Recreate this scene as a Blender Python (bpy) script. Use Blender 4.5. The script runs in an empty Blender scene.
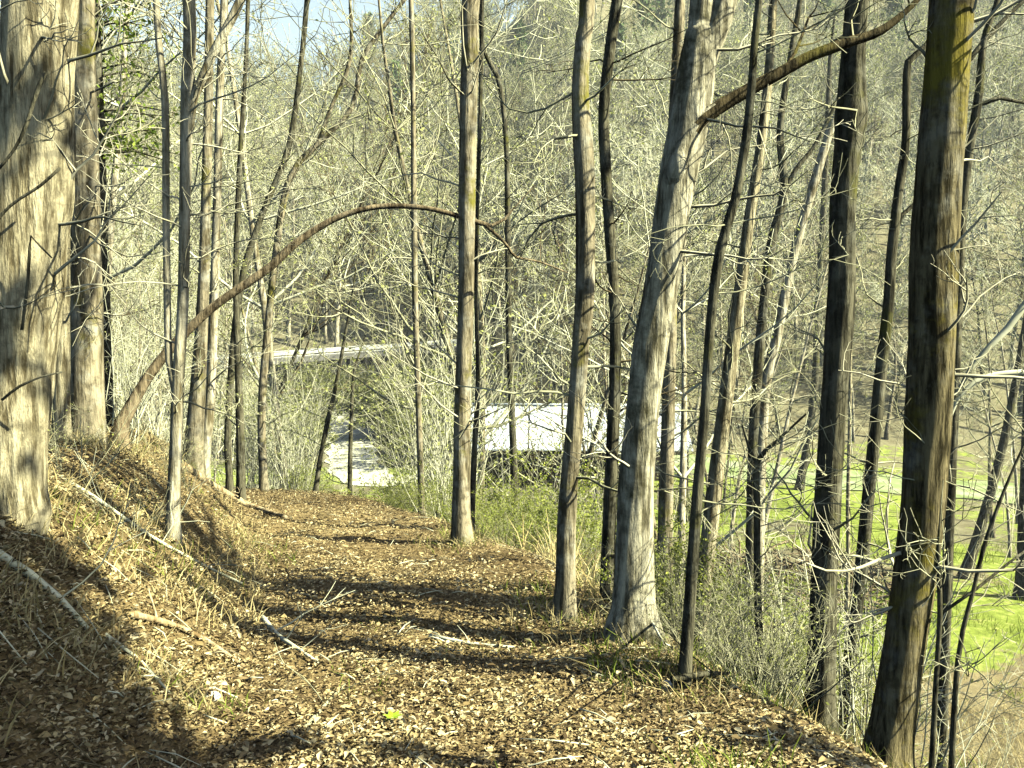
import bpy, math, random
import numpy as np
from mathutils import Vector, Matrix

# ------------------------------------------------------------------ camera, sky, sun, exposure
SC = bpy.context.scene
COL = SC.collection
F_PX, W_PX, H_PX, HORIZON = 850.0, 1024, 768, 330.0
CAM = Vector((0.0, 0.0, 1.6))
PITCH = math.atan((H_PX / 2 - HORIZON) / F_PX)
cam = bpy.data.cameras.new('camera')
cam.sensor_width = 36.0
cam.lens = F_PX / W_PX * 36.0
cam.clip_start, cam.clip_end = 0.05, 3000.0
cam_o = bpy.data.objects.new('camera', cam)
COL.objects.link(cam_o)
cam_o.location = CAM
cam_o.rotation_euler = (math.pi / 2 - PITCH, 0, 0)
SC.camera = cam_o

SUN_EL, SUN_AZ = math.radians(41), math.radians(106)      # azimuth clockwise from +Y (the way we look)
sun_dir = Vector((math.cos(SUN_EL) * math.sin(SUN_AZ), math.cos(SUN_EL) * math.cos(SUN_AZ), math.sin(SUN_EL)))
wd = bpy.data.worlds.new('World')
SC.world = wd
wd.use_nodes = True
wn = wd.node_tree.nodes
sky = wn.new('ShaderNodeTexSky')
sky.sky_type = 'NISHITA'
sky.sun_disc = False
sky.sun_elevation, sky.sun_rotation = SUN_EL, SUN_AZ
sky.dust_density, sky.ozone_density = 2.0, 1.0
wn['Background'].inputs[1].default_value = 0.05
wl = wd.node_tree.links
# the low sky is milky with spring haze and thin cloud
wco = wn.new('ShaderNodeTexCoord'); wsep = wn.new('ShaderNodeSeparateXYZ')
wl.new(wco.outputs['Generated'], wsep.inputs[0])
wmr = wn.new('ShaderNodeMapRange')
wmr.inputs['From Min'].default_value, wmr.inputs['From Max'].default_value = 0.30, 0.52
wmr.inputs['To Min'].default_value, wmr.inputs['To Max'].default_value = 0.9, 0.0
wl.new(wsep.outputs['Z'], wmr.inputs['Value'])
wno = wn.new('ShaderNodeTexNoise'); wno.inputs['Scale'].default_value = 3.5; wno.inputs['Detail'].default_value = 6
wl.new(wco.outputs['Generated'], wno.inputs['Vector'])
wmu = wn.new('ShaderNodeMath'); wmu.operation = 'MULTIPLY_ADD'; wmu.inputs[1].default_value = 0.5; wmu.inputs[2].default_value = 0.7
wl.new(wno.outputs['Fac'], wmu.inputs[0])
wm2 = wn.new('ShaderNodeMath'); wm2.operation = 'MULTIPLY'; wm2.use_clamp = True
wl.new(wmu.outputs[0], wm2.inputs[0]); wl.new(wmr.outputs[0], wm2.inputs[1])
wmx = wn.new('ShaderNodeMix'); wmx.data_type = 'RGBA'
wl.new(wm2.outputs[0], wmx.inputs[0]); wl.new(sky.outputs[0], wmx.inputs[6])
wmx.inputs[7].default_value = (3.5, 4.8, 5.4, 1)
wl.new(wmx.outputs[2], wn['Background'].inputs[0])
sl = bpy.data.lights.new('sun', 'SUN')
sl.energy, sl.angle, sl.color = 5.0, math.radians(0.5), (1.0, 0.965, 0.72)
so = bpy.data.objects.new('sun', sl)
COL.objects.link(so)
so.location = (60, 0, 60)
so.rotation_euler = sun_dir.to_track_quat('Z', 'Y').to_euler()
SC.view_settings.view_transform = 'Standard'
SC.view_settings.look = 'None'
SC.view_settings.exposure = 1.98
SC.view_settings.gamma = 1.0
SC.render.engine = 'CYCLES'
SC.cycles.use_denoising = True
SC.cycles.denoiser = 'OPENIMAGEDENOISE'
SC.cycles.denoising_prefilter = 'ACCURATE'
SC.cycles.max_bounces = 4
SC.cycles.diffuse_bounces = 0
SC.cycles.use_adaptive_sampling = False
SC.cycles.sample_clamp_direct = 2.5
SC.cycles.sample_clamp_indirect = 1.5

rng = random.Random(11)
nrs = np.random.RandomState(7)

# ------------------------------------------------------------------ small tools
def sstep(a, b, x):
    t = np.clip((x - a) / (b - a), 0, 1)
    return t * t * (3 - 2 * t)

def splus(x, k):
    return np.logaddexp(0, np.asarray(x) * k) / k

_tab = nrs.rand(256, 256)
def vnoise(x, y):
    xi, yi = np.floor(x).astype(int), np.floor(y).astype(int)
    fx, fy = x - xi, y - yi
    fx, fy = fx * fx * (3 - 2 * fx), fy * fy * (3 - 2 * fy)
    a, b = _tab[xi % 256, yi % 256], _tab[(xi + 1) % 256, yi % 256]
    c, d = _tab[xi % 256, (yi + 1) % 256], _tab[(xi + 1) % 256, (yi + 1) % 256]
    return (a * (1 - fx) + b * fx) * (1 - fy) + (c * (1 - fx) + d * fx) * fy - 0.5

PY = np.array([-40, -10, 0, 3.7, 6.7, 9.6, 13.3, 16.6, 22, 30, 45, 70])
PX = np.array([2.0, 0.7, 0.2, 0.0, -0.75, -1.5, -3.05, -4.9, -9.0, -16, -30, -52])
HALF = 1.15
_py = np.linspace(-40, 70, 1101)
_px = np.interp(_py, PY, PX)
_px = np.convolve(np.pad(_px, 15, mode='edge'), np.ones(31) / 31, mode='valid')
def path_x(y):
    return np.interp(y, _py, _px)

def ground(x, y):
    x, y = np.asarray(x, float), np.asarray(y, float)
    t = x - path_x(y)
    z = -0.08 * np.maximum(y, 0) - 0.04 * splus(y - 14, 0.8) - 0.03 * np.minimum(y, 0)
    u = np.maximum(-t - HALF, 0)
    bank = 1.12 * sstep(0, 1.7, u) + 0.16 * np.maximum(u - 1.7, 0)
    v = np.maximum(t - HALF + 0.4 * sstep(7.5, 13, y), 0)
    fall = 0.72 * (v - 0.5 * (1 - np.exp(-v / 0.5)))
    z = z + bank - fall - 0.035 * np.clip(1 - (t / HALF) ** 2, 0, 1)
    z = z - 0.30 * splus(y - 19, 0.6)
    z = z + 0.30 * splus(-x - 26, 0.3)
    floor = -8.5 + 0.25 * vnoise(x * 0.12, y * 0.12)
    h = floor + splus(z - floor, 1.2)
    yb = 66 + 26 * sstep(12, -10, x)
    hill = 0.58 * splus(y - yb, 0.2)
    cap = 60 + 1.35 * np.clip(x + 42, 0, 52) + 0.15 * np.maximum(-x - 90, 0)
    hill = hill * (1 + 0.25 * vnoise(x * 0.018 + 5, y * 0.018)) + 2.2 * vnoise(x * 0.06, y * 0.06) * sstep(70, 110, y)
    hill = cap - splus(cap - hill, 0.25)
    h = h + hill
    near = np.exp(-(np.maximum(y, 0) / 40.0) ** 2)
    h = h + near * (0.10 * vnoise(x * 1.3, y * 1.3) + 0.05 * vnoise(x * 3.7 + 9, y * 3.7) + 0.02 * vnoise(x * 9, y * 9 + 4))
    return h

def gz(x, y):
    return float(ground(x, y))

_ca, _sa = math.cos(PITCH), math.sin(PITCH)
def ray(px, py):
    cx, cz = (px - W_PX / 2) / F_PX, (H_PX / 2 - py) / F_PX
    dy, dz = _ca + _sa * cz, -_sa + _ca * cz
    return Vector((cx / dy, 1.0, dz / dy))
def at(px, py, d):
    return CAM + ray(px, py) * d
def hit(px, py, far=160):
    r = ray(px, py)
    d = np.concatenate([np.arange(1.5, 30, 0.02), np.arange(30, far, 0.2)])
    below = (CAM.z + r.z * d) < ground(CAM.x + r.x * d, d)
    i = int(np.argmax(below)) if below.any() else len(d) - 1
    return CAM + r * float(d[i])

# ------------------------------------------------------------------ materials
def mat(name, rough=0.9, spec=0.2):
    m = bpy.data.materials.new(name)
    m.use_nodes = True
    b = m.node_tree.nodes['Principled BSDF']
    b.inputs['Roughness'].default_value = rough
    b.inputs['Specular IOR Level'].default_value = spec
    return m, m.node_tree.nodes, m.node_tree.links, b

def ramp(n, stops):
    r = n.new('ShaderNodeValToRGB')
    e = r.color_ramp.elements
    while len(e) < len(stops):
        e.new(0.5)
    for i, (p, c) in enumerate(stops):
        e[i].position = p
        e[i].color = (*c, 1)
    return r

def noise(n, l, src, scale, detail=5, rough=0.6, out='Fac'):
    t = n.new('ShaderNodeTexNoise')
    t.inputs['Scale'].default_value = scale
    t.inputs['Detail'].default_value = detail
    t.inputs['Roughness'].default_value = rough
    l.new(src, t.inputs['Vector'])
    return t.outputs[out]

def mixc(n, l, fac, a, b):
    m = n.new('ShaderNodeMix')
    m.data_type = 'RGBA'
    for s, v in ((m.inputs[0], fac), (m.inputs[6], a), (m.inputs[7], b)):
        if isinstance(v, (int, float)):
            s.default_value = v
        elif isinstance(v, tuple):
            s.default_value = (*v, 1)
        else:
            l.new(v, s)
    return m.outputs[2]

def bark(name, dark, light, furrow=9.0, moss=0.0, mosscol=(0.16, 0.15, 0.03), patch=0.5, patchcol=(0.42, 0.42, 0.34), bump=0.6):
    m, n, l, b = mat(name, 0.95, 0.04)
    tc = n.new('ShaderNodeTexCoord').outputs['Object']
    mp = n.new('ShaderNodeMapping')
    mp.inputs['Scale'].default_value = (1, 1, 0.13)
    l.new(tc, mp.inputs[0])
    f1 = noise(n, l, mp.outputs[0], furrow, 6, 0.65)
    r = ramp(n, [(0.40, dark), (0.57, light)])
    l.new(f1, r.inputs[0])
    p = noise(n, l, tc, 5.0, 5, 0.65)
    pr = ramp(n, [(0.5, (0, 0, 0)), (0.66, (1, 1, 1))])
    l.new(p, pr.inputs[0])
    mul = n.new('ShaderNodeMath')
    mul.operation = 'MULTIPLY'
    mul.inputs[1].default_value = patch
    l.new(pr.outputs[0], mul.inputs[0])
    c = mixc(n, l, mul.outputs[0], r.outputs[0], patchcol)
    k = noise(n, l, tc, 9.0, 6, 0.7)
    kr = ramp(n, [(0.52, (0, 0, 0)), (0.64, (1, 1, 1))])
    l.new(k, kr.inputs[0])
    km = n.new('ShaderNodeMath'); km.operation = 'MULTIPLY'; km.inputs[1].default_value = 0.7
    l.new(kr.outputs[0], km.inputs[0])
    c = mixc(n, l, km.outputs[0], c, tuple(0.5 * (a + b_) * 0.45 for a, b_ in zip(dark, light)))
    if moss > 0:
        q = noise(n, l, tc, 2.3, 6, 0.7)
        qr = ramp(n, [(0.60 - 0.25 * moss, (0, 0, 0)), (0.72 - 0.2 * moss, (1, 1, 1))])
        l.new(q, qr.inputs[0])
        c = mixc(n, l, qr.outputs[0], c, mosscol)
    l.new(c, b.inputs['Base Color'])
    bp = n.new('ShaderNodeBump')
    bp.inputs['Strength'].default_value = min(1.0, bump * 1.4)
    bp.inputs['Distance'].default_value = 0.06
    l.new(f1, bp.inputs['Height'])
    l.new(bp.outputs[0], b.inputs['Normal'])
    return m

def plain(name, c0, c1, scale=3.0, rough=0.9, spec=0.2, trans=0.0, island=False, mid=()):
    m, n, l, b = mat(name, rough, spec)
    if island:
        fac = n.new('ShaderNodeNewGeometry').outputs['Random Per Island']
    else:
        fac = noise(n, l, n.new('ShaderNodeTexCoord').outputs['Object'], scale)
    r = ramp(n, [(0.3 if not island else 0.0, c0), *mid, (0.7 if not island else 1.0, c1)])
    l.new(fac, r.inputs[0])
    l.new(r.outputs[0], b.inputs['Base Color'])
    if trans:
        t = n.new('ShaderNodeBsdfTranslucent')
        l.new(r.outputs[0], t.inputs[0])
        mx = n.new('ShaderNodeMixShader')
        mx.inputs[0].default_value = trans
        l.new(b.outputs[0], mx.inputs[1])
        l.new(t.outputs[0], mx.inputs[2])
        l.new(mx.outputs[0], n['Material Output'].inputs[0])
    return m

M = {
    'bark_tan': bark('bark_tan', (0.12, 0.10, 0.055), (0.50, 0.45, 0.29), 26, patch=0.35, patchcol=(0.55, 0.50, 0.30), bump=0.8),
    'bark_grey': bark('bark_grey', (0.07, 0.06, 0.035), (0.33, 0.29, 0.19), 12, moss=0.25, patch=0.55),
    'bark_pale': bark('bark_pale', (0.13, 0.11, 0.06), (0.52, 0.48, 0.34), 11, patch=0.5, patchcol=(0.6, 0.58, 0.45)),
    'bark_mottled': bark('bark_mottled', (0.10, 0.09, 0.055), (0.50, 0.47, 0.33), 15, moss=0.44, mosscol=(0.06, 0.056, 0.028), patch=0.35, patchcol=(0.58, 0.56, 0.44)),  # dark moss mottles, made stronger to stand in for the trunk's shaded left side
    'bark_dark': bark('bark_dark', (0.022, 0.021, 0.014), (0.13, 0.122, 0.08), 16, moss=0.2, mosscol=(0.10, 0.10, 0.03), patch=0.45, patchcol=(0.24, 0.24, 0.18)),
    'bark_mossy': bark('bark_mossy', (0.028, 0.024, 0.012), (0.20, 0.17, 0.09), 24, moss=0.38, mosscol=(0.20, 0.17, 0.03), patch=0.3),
    'bark_red': bark('bark_red', (0.045, 0.034, 0.020), (0.25, 0.20, 0.12), 14, patch=0.6, patchcol=(0.34, 0.29, 0.19)),
    'bark_limb': bark('bark_limb', (0.014, 0.012, 0.007), (0.085, 0.068, 0.035), 16, moss=0.2, mosscol=(0.10, 0.09, 0.025), patch=0.25, patchcol=(0.15, 0.13, 0.07)),
    'twig_pale': plain('twig_pale', (0.40, 0.405, 0.26), (0.70, 0.71, 0.52), 4),
    'twig_near': plain('twig_near', (0.30, 0.285, 0.18), (0.56, 0.54, 0.39), 4),
    'twig_dark': plain('twig_dark', (0.05, 0.04, 0.02), (0.16, 0.13, 0.07), 4),
    'twig_mid': plain('twig_mid', (0.20, 0.195, 0.11), (0.46, 0.46, 0.30), 4),
    'bud': plain('bud', (0.30, 0.34, 0.09), (0.52, 0.55, 0.24), trans=0.35, island=True),
    'leaf_green': plain('leaf_green', (0.17, 0.23, 0.03), (0.42, 0.46, 0.10), trans=0.4, island=True),
    'needle': plain('needle', (0.05, 0.09, 0.035), (0.13, 0.19, 0.07), trans=0.2, island=True),
    'evergreen': plain('evergreen', (0.08, 0.14, 0.015), (0.32, 0.40, 0.07), trans=0.3, island=True),
    'olive': plain('olive', (0.10, 0.12, 0.035), (0.27, 0.29, 0.10), trans=0.3, island=True),
    'dead_leaf': plain('dead_leaf', (0.05, 0.035, 0.016), (0.66, 0.58, 0.36), rough=0.8, spec=0.2, trans=0.15, island=True, mid=[(0.25, (0.25, 0.185, 0.08)), (0.6, (0.50, 0.41, 0.20))]),
    'old_leaf': plain('old_leaf', (0.035, 0.024, 0.012), (0.42, 0.33, 0.17), rough=0.85, spec=0.15, trans=0.1, island=True, mid=[(0.5, (0.17, 0.122, 0.058))]),
    'straw': plain('straw', (0.36, 0.29, 0.12), (0.58, 0.50, 0.26), trans=0.2, island=True),
    'blade': plain('blade', (0.08, 0.13, 0.015), (0.30, 0.36, 0.06), trans=0.3, island=True),
    'log': bark('log', (0.16, 0.11, 0.05), (0.50, 0.41, 0.24), 10, patch=0.4, bump=0.5),
    'roof_metal': plain('roof_metal', (0.47, 0.54, 0.58), (0.58, 0.63, 0.63), 0.7, rough=0.5, spec=0.4),
    'shed_wood': plain('shed_wood', (0.05, 0.04, 0.03), (0.10, 0.08, 0.055), 2),
    'slat_wood': plain('slat_wood', (0.28, 0.25, 0.17), (0.42, 0.38, 0.27), 3),
    'concrete': plain('concrete', (0.30, 0.30, 0.26), (0.45, 0.45, 0.39), 1.5),
    'rail_metal': plain('rail_metal', (0.40, 0.42, 0.40), (0.50, 0.52, 0.49), 1.0, rough=0.5, spec=0.4),
    'girder': plain('girder', (0.02, 0.02, 0.018), (0.04, 0.04, 0.035), 1.0),
    'deck': plain('deck', (0.10, 0.10, 0.09), (0.17, 0.17, 0.15), 1.5),
    'worn_track': plain('worn_track', (0.13, 0.18, 0.05), (0.34, 0.37, 0.26), 0.6, mid=[(0.5, (0.21, 0.26, 0.12))]),
    'gravel': plain('gravel', (0.20, 0.24, 0.08), (0.58, 0.58, 0.49), 0.9, mid=[(0.42, (0.42, 0.43, 0.32))]),
    'rock': plain('rock', (0.42, 0.40, 0.34), (0.68, 0.66, 0.58), 6),
    'fungus': plain('fungus', (0.62, 0.60, 0.50), (0.8, 0.78, 0.68), 6),
    'sprout': plain('sprout', (0.30, 0.50, 0.03), (0.42, 0.62, 0.06), trans=0.5, island=True),
}

def ground_mat():
    m, n, l, b = mat('leaf_litter_ground', 0.95, 0.1)
    pos = n.new('ShaderNodeNewGeometry').outputs['Position']
    f = noise(n, l, pos, 22, 6, 0.75)
    r = ramp(n, [(0.28, (0.035, 0.026, 0.012)), (0.45, (0.19, 0.145, 0.07)), (0.60, (0.42, 0.345, 0.18)), (0.74, (0.58, 0.50, 0.30))])
    l.new(f, r.inputs[0])
    v = n.new('ShaderNodeTexVoronoi')
    v.inputs['Scale'].default_value = 17
    l.new(pos, v.inputs['Vector'])
    vr = ramp(n, [(0.0, (0.08, 0.058, 0.028)), (0.5, (0.30, 0.235, 0.115)), (1.0, (0.54, 0.46, 0.27))])
    l.new(v.outputs['Color'], vr.inputs[0])
    c = mixc(n, l, 0.5, r.outputs[0], vr.outputs[0])
    # broad patches, brown or paler
    f2 = noise(n, l, pos, 0.35, 5, 0.7)
    r2 = ramp(n, [(0.35, (0.55, 0.5, 0.45)), (0.7, (1.15, 1.1, 1.0))])
    l.new(f2, r2.inputs[0])
    mm = n.new('ShaderNodeMix')
    mm.data_type, mm.blend_type = 'RGBA', 'MULTIPLY'
    mm.inputs[0].default_value = 1.0
    l.new(c, mm.inputs[6]); l.new(r2.outputs[0], mm.inputs[7])
    c = mm.outputs[2]
    hl = n.new('ShaderNodeAttribute'); hl.attribute_name = 'weathered'
    f4 = noise(n, l, pos, 0.9, 7, 0.8)
    r4 = ramp(n, [(0.35, (0.06, 0.06, 0.038)), (0.6, (0.20, 0.20, 0.125)), (0.75, (0.34, 0.335, 0.22))])
    l.new(f4, r4.inputs[0])
    c = mixc(n, l, hl.outputs['Fac'], c, r4.outputs[0])
    # grass and moss where the ground carries them
    a = n.new('ShaderNodeAttribute')
    a.attribute_name = 'grass_cover'
    g = noise(n, l, pos, 0.8, 9, 0.8)
    ad = n.new('ShaderNodeMath'); ad.operation = 'ADD'
    l.new(g, ad.inputs[0]); l.new(a.outputs['Fac'], ad.inputs[1])
    gr = ramp(n, [(0.92, (0, 0, 0)), (1.08, (1, 1, 1))])
    l.new(ad.outputs[0], gr.inputs[0])
    g2 = noise(n, l, pos, 3.0, 6, 0.75)
    gc = ramp(n, [(0.3, (0.09, 0.115, 0.025)), (0.52, (0.21, 0.27, 0.045)), (0.72, (0.38, 0.38, 0.14))])
    l.new(g2, gc.inputs[0])
    c = mixc(n, l, gr.outputs[0], c, gc.outputs[0])
    l.new(c, b.inputs['Base Color'])
    bp = n.new('ShaderNodeBump')
    bp.inputs['Strength'].default_value = 0.8
    bp.inputs['Distance'].default_value = 0.06
    l.new(f, bp.inputs['Height'])
    l.new(bp.outputs[0], b.inputs['Normal'])
    return m
M['ground'] = ground_mat()

# ------------------------------------------------------------------ mesh helper
class MB:
    def __init__(s):
        s.v, s.f, s.m = [], [], []
    def tube(s, pts, rad, n=6, mi=0, lump=0.0, cap=True):
        pts = [Vector(p) for p in pts]
        k = len(pts)
        base = len(s.v)
        t0 = (pts[1] - pts[0]).normalized()
        ref = Vector((0, 0, 1)) if abs(t0.z) < 0.8 else Vector((1, 0.13, 0))
        ph = rng.random() * 6
        for i in range(k):
            t = pts[min(i + 1, k - 1)] - pts[max(i - 1, 0)]
            a = t.cross(ref)
            if a.length < 1e-6:
                a = t.cross(Vector((0.3, 1, 0.2)))
            a.normalize()
            b = t.cross(a).normalized()
            r = rad[i]
            for j in range(n):
                g = ph + 2 * math.pi * j / n
                rr = r
                if lump:
                    rr = r * (1 + lump * (math.sin(3 * g + i * 0.5 + ph) * 0.5 + rng.uniform(-0.6, 0.6)))
                p = pts[i] + a * (math.cos(g) * rr) + b * (math.sin(g) * rr)
                s.v.append((p.x, p.y, p.z))
        for i in range(k - 1):
            o = base + i * n
            for j in range(n):
                j2 = (j + 1) % n
                s.f.append((o + j, o + j2, o + n + j2, o + n + j))
                s.m.append(mi)
        if cap and n > 3:
            s.f.append(tuple(base + j for j in range(n - 1, -1, -1))); s.m.append(mi)
            s.f.append(tuple(base + (k - 1) * n + j for j in range(n))); s.m.append(mi)
    def box(s, x0, x1, y0, y1, z0, z1, mi=0, M4=None):
        o = len(s.v)
        for z in (z0, z1):
            for x, y in ((x0, y0), (x1, y0), (x1, y1), (x0, y1)):
                p = Vector((x, y, z))
                if M4 is not None:
                    p = M4 @ p
                s.v.append(tuple(p))
        for q in ((3, 2, 1, 0), (4, 5, 6, 7), (0, 1, 5, 4), (1, 2, 6, 5), (2, 3, 7, 6), (3, 0, 4, 7)):
            s.f.append(tuple(o + i for i in q)); s.m.append(mi)
    def leaf(s, p, size, mi=0, up=0.0, asp=0.55):
        d = Vector((rng.gauss(0, 1), rng.gauss(0, 1), rng.gauss(0, 1) + up))
        if d.length < 1e-3:
            d = Vector((1, 0, 0))
        d.normalize()
        w = d.cross(Vector((rng.gauss(0, 1), rng.gauss(0, 1), rng.gauss(0, 1))))
        if w.length < 1e-3:
            return
        w.normalize()
        o = len(s.v)
        a, b = d * size, w * (size * asp * 0.5)
        for q in (p, p + a * 0.5 + b, p + a, p + a * 0.5 - b):
            s.v.append((q.x, q.y, q.z))
        s.f.append((o, o + 1, o + 2, o + 3)); s.m.append(mi)
    def mesh(s, name, mats, smooth=True):
        me = bpy.data.meshes.new(name)
        me.from_pydata(s.v, [], s.f)
        for x in (mats if isinstance(mats, (list, tuple)) else [mats]):
            me.materials.append(x)
        me.polygons.foreach_set('material_index', np.array(s.m, dtype=np.int32))
        me.polygons.foreach_set('use_smooth', np.full(len(s.f), smooth))
        me.update()
        return me
    def build(s, name, mats, parent=None, smooth=True):
        o = bpy.data.objects.new(name, s.mesh(name, mats, smooth))
        COL.objects.link(o)
        if parent is not None:
            o.parent = parent
        return o

def quads_mesh(name, V, mats, per=4, midx=None):
    """numpy array of quads (n,4,3) -> mesh"""
    n = len(V)
    me = bpy.data.meshes.new(name)
    me.vertices.add(n * 4); me.loops.add(n * 4); me.polygons.add(n)
    me.vertices.foreach_set('co', V.reshape(-1).astype(np.float32))
    me.loops.foreach_set('vertex_index', np.arange(n * 4, dtype=np.int32))
    me.polygons.foreach_set('loop_start', np.arange(0, n * 4, 4, dtype=np.int32))
    for x in mats:
        me.materials.append(x)
    if midx is not None:
        me.polygons.foreach_set('material_index', midx.astype(np.int32))
    me.update(calc_edges=True)
    return me

def tag(o, label=None, cat=None, group=None, kind=None):
    for k, v in (('label', label), ('category', cat), ('group', group), ('kind', kind)):
        if v:
            o[k] = v
    return o

def empty(name, loc, label=None, cat=None, group=None):
    o = bpy.data.objects.new(name, None)
    COL.objects.link(o)
    o.location = loc
    o.empty_display_size = 0.2
    return tag(o, label, cat, group)

def local(o, p):
    return Vector(p) - o.location

def dup(root, loc, rz=0, sc=1.0, label=None, group=None, tilt=(0, 0)):
    r = root.copy(); COL.objects.link(r)
    r.location = loc; r.rotation_euler = (tilt[0], tilt[1], rz); r.scale = (sc, sc, sc)
    if label: r['label'] = label
    if group: r['group'] = group
    for ch in list(root.children):
        c = ch.copy(); COL.objects.link(c); c.parent = r
    return r

def spline(P, step):
    """Catmull-Rom through rows (x,y,z,r)"""
    P = np.array(P, float)
    Q = np.vstack([2 * P[0] - P[1], P, 2 * P[-1] - P[-2]])
    out = []
    for i in range(1, len(Q) - 2):
        L = np.linalg.norm(Q[i + 1][:3] - Q[i][:3])
        k = max(1, int(L / step))
        for j in range(k):
            t = j / k
            a, b, c, d = Q[i - 1], Q[i], Q[i + 1], Q[i + 2]
            out.append(0.5 * (2 * b + (c - a) * t + (2 * a - 5 * b + 4 * c - d) * t * t + (3 * b - 3 * c + d - a) * t ** 3))
    out.append(P[-1])
    out = np.array(out)
    out[:, 3] = np.maximum(out[:, 3], 0.002)
    return out

def rvec():
    return Vector((rng.gauss(0, 1), rng.gauss(0, 1), rng.gauss(0, 1)))

def grow(mb, p, d, L, r, levels, up=0.15, wob=0.22, kids=(4, 6), tmi=0, rmin=0.004, bud=0, budsize=0.04, bmi=1, ang=0.8, shrink=0.55, seg=None):
    """one branch and its twigs, recursively"""
    k = seg or (7 if levels >= 2 else 5 if levels == 1 else 3)
    pts, rad = [Vector(p)], [r]
    d = d.normalized()
    for i in range(k):
        d = (d + rvec() * wob * 0.6 + Vector((0, 0, up))).normalized()
        pts.append(pts[-1] + d * (L / k))
        rad.append(max(r * (1 - 0.75 * (i + 1) / k), rmin * 0.7))
    mb.tube(pts, rad, 5 if r > 0.03 else 3, tmi, cap=False)
    if bud:
        for _ in range(bud if levels == 0 else bud // 2):
            i = rng.randrange(1, k + 1)
            mb.leaf(pts[i] + rvec() * 0.02, budsize * rng.uniform(0.6, 1.4), bmi)
    if levels > 0:
        for c in range(rng.randint(*kids)):
            f = rng.uniform(0.25, 1.0)
            i = min(int(f * k), k - 1)
            q = pts[i].lerp(pts[i + 1], f * k - i)
            t = (pts[i + 1] - pts[i]).normalized()
            side = t.cross(rvec())
            if side.length < 1e-3:
                continue
            nd = (t * (1 - 0.35 * ang) + side.normalized() * ang).normalized()
            grow(mb, q, nd, L * shrink * rng.uniform(0.6, 1.2) * (1.15 - 0.5 * f), max(r * 0.5 * (1.1 - 0.5 * f), rmin), levels - 1,
                 up, wob, kids, tmi, rmin, bud, budsize, bmi, ang, shrink)

# ------------------------------------------------------------------ the ground: one sheet to the horizon
def axis(segs):
    out = []
    for a, b, s in segs:
        out += list(np.arange(a, b, s))
    return np.array(out + [segs[-1][1]])
gx = axis([(-420, -120, 12), (-120, -40, 3), (-40, -10, 0.8), (-10, -5, 0.25), (-5, 5, 0.11), (5, 12, 0.25), (12, 45, 0.8), (45, 120, 3), (120, 420, 12)])
gy = axis([(-60, -5, 2.5), (-5, 1, 0.4), (1, 14, 0.11), (14, 24, 0.25), (24, 70, 0.8), (70, 240, 2.5), (240, 620, 14)])
X, Y = np.meshgrid(gx, gy)
Z = ground(X, Y)
nx, ny = len(gx), len(gy)
I = np.arange(nx * ny).reshape(ny, nx)
quads = np.stack([I[:-1, :-1], I[:-1, 1:], I[1:, 1:], I[1:, :-1]], -1).reshape(-1, 4)
me = bpy.data.meshes.new('ground')
me.vertices.add(nx * ny); me.loops.add(quads.size); me.polygons.add(len(quads))
me.vertices.foreach_set('co', np.stack([X, Y, Z], -1).reshape(-1).astype(np.float32))
me.loops.foreach_set('vertex_index', quads.reshape(-1).astype(np.int32))
me.polygons.foreach_set('loop_start', np.arange(0, quads.size, 4, dtype=np.int32))
me.polygons.foreach_set('use_smooth', np.ones(len(quads), bool))
me.update(calc_edges=True)
T_ = X - path_x(Y)
flat = sstep(-4.5, -8.2, Z) * sstep(74, 60, Y) * sstep(17, 27, Y)
slope_g = 0.25 * sstep(1.0, 2.2, T_) * sstep(26, 12, Y) * sstep(7, 4, X)
bank_g = 0.16 * sstep(-HALF - 0.2, -HALF - 0.9, T_) * sstep(16, 8, Y)
edge_g = 0.10 * np.exp(-((np.abs(T_) - HALF) / 0.35) ** 2)
far_g = 0.16 * sstep(80, 120, Y)
cover = np.maximum.reduce([0.53 * flat, slope_g + 0.20 * (slope_g > 0.1), 0.26 * bank_g / 0.16, 0.30 * edge_g / 0.10, 0.32 * far_g / 0.16])
cover = cover + (0.12 + 0.25 * flat) * vnoise(X * 0.22 + 3, Y * 0.35)
at_ = me.attributes.new('grass_cover', 'FLOAT', 'POINT')
at_.data.foreach_set('value', cover.reshape(-1).astype(np.float32))
at2 = me.attributes.new('weathered', 'FLOAT', 'POINT')
at2.data.foreach_set('value', (0.8 * np.maximum(sstep(22, 40, Y), 0.6 * sstep(4, 8, X))).reshape(-1).astype(np.float32))
me.materials.append(M['ground'])
g_o = bpy.data.objects.new('ground', me)
COL.objects.link(g_o)
tag(g_o, 'leaf strewn ground, trail, bank and wooded hillside', 'ground', kind='structure')

# pale gravel lane on the valley floor, sheet just above the ground
def ribbon(name, pts, widths, m, lift):
    P = spline([(x, y, 0, w) for (x, y), w in zip(pts, widths)], 0.8)
    V, Fq = [], []
    for i, (x, y, _, w) in enumerate(P):
        a, b = P[max(i - 1, 0)], P[min(i + 1, len(P) - 1)]
        tx, ty = b[0] - a[0], b[1] - a[1]
        L = math.hypot(tx, ty) or 1
        nx_, ny_ = -ty / L, tx / L
        for k in range(7):
            s = (k / 3 - 1) * w * 0.5 * (1 + (0.12 * math.sin(i * 1.1 + k) if k in (0, 6) else 0))
            px, py = x + nx_ * s, y + ny_ * s
            V.append((px, py, gz(px, py) + lift))
        if i:
            o = 7 * (i - 1)
            for k in range(6):
                Fq.append((o + k, o + k + 1, o + 7 + k + 1, o + 7 + k))
    me = bpy.data.meshes.new(name)
    me.from_pydata(V, [], Fq)
    me.materials.append(m)
    me.polygons.foreach_set('use_smooth', np.ones(len(Fq), bool))
    o = bpy.data.objects.new(name, me)
    COL.objects.link(o)
    return o
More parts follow.
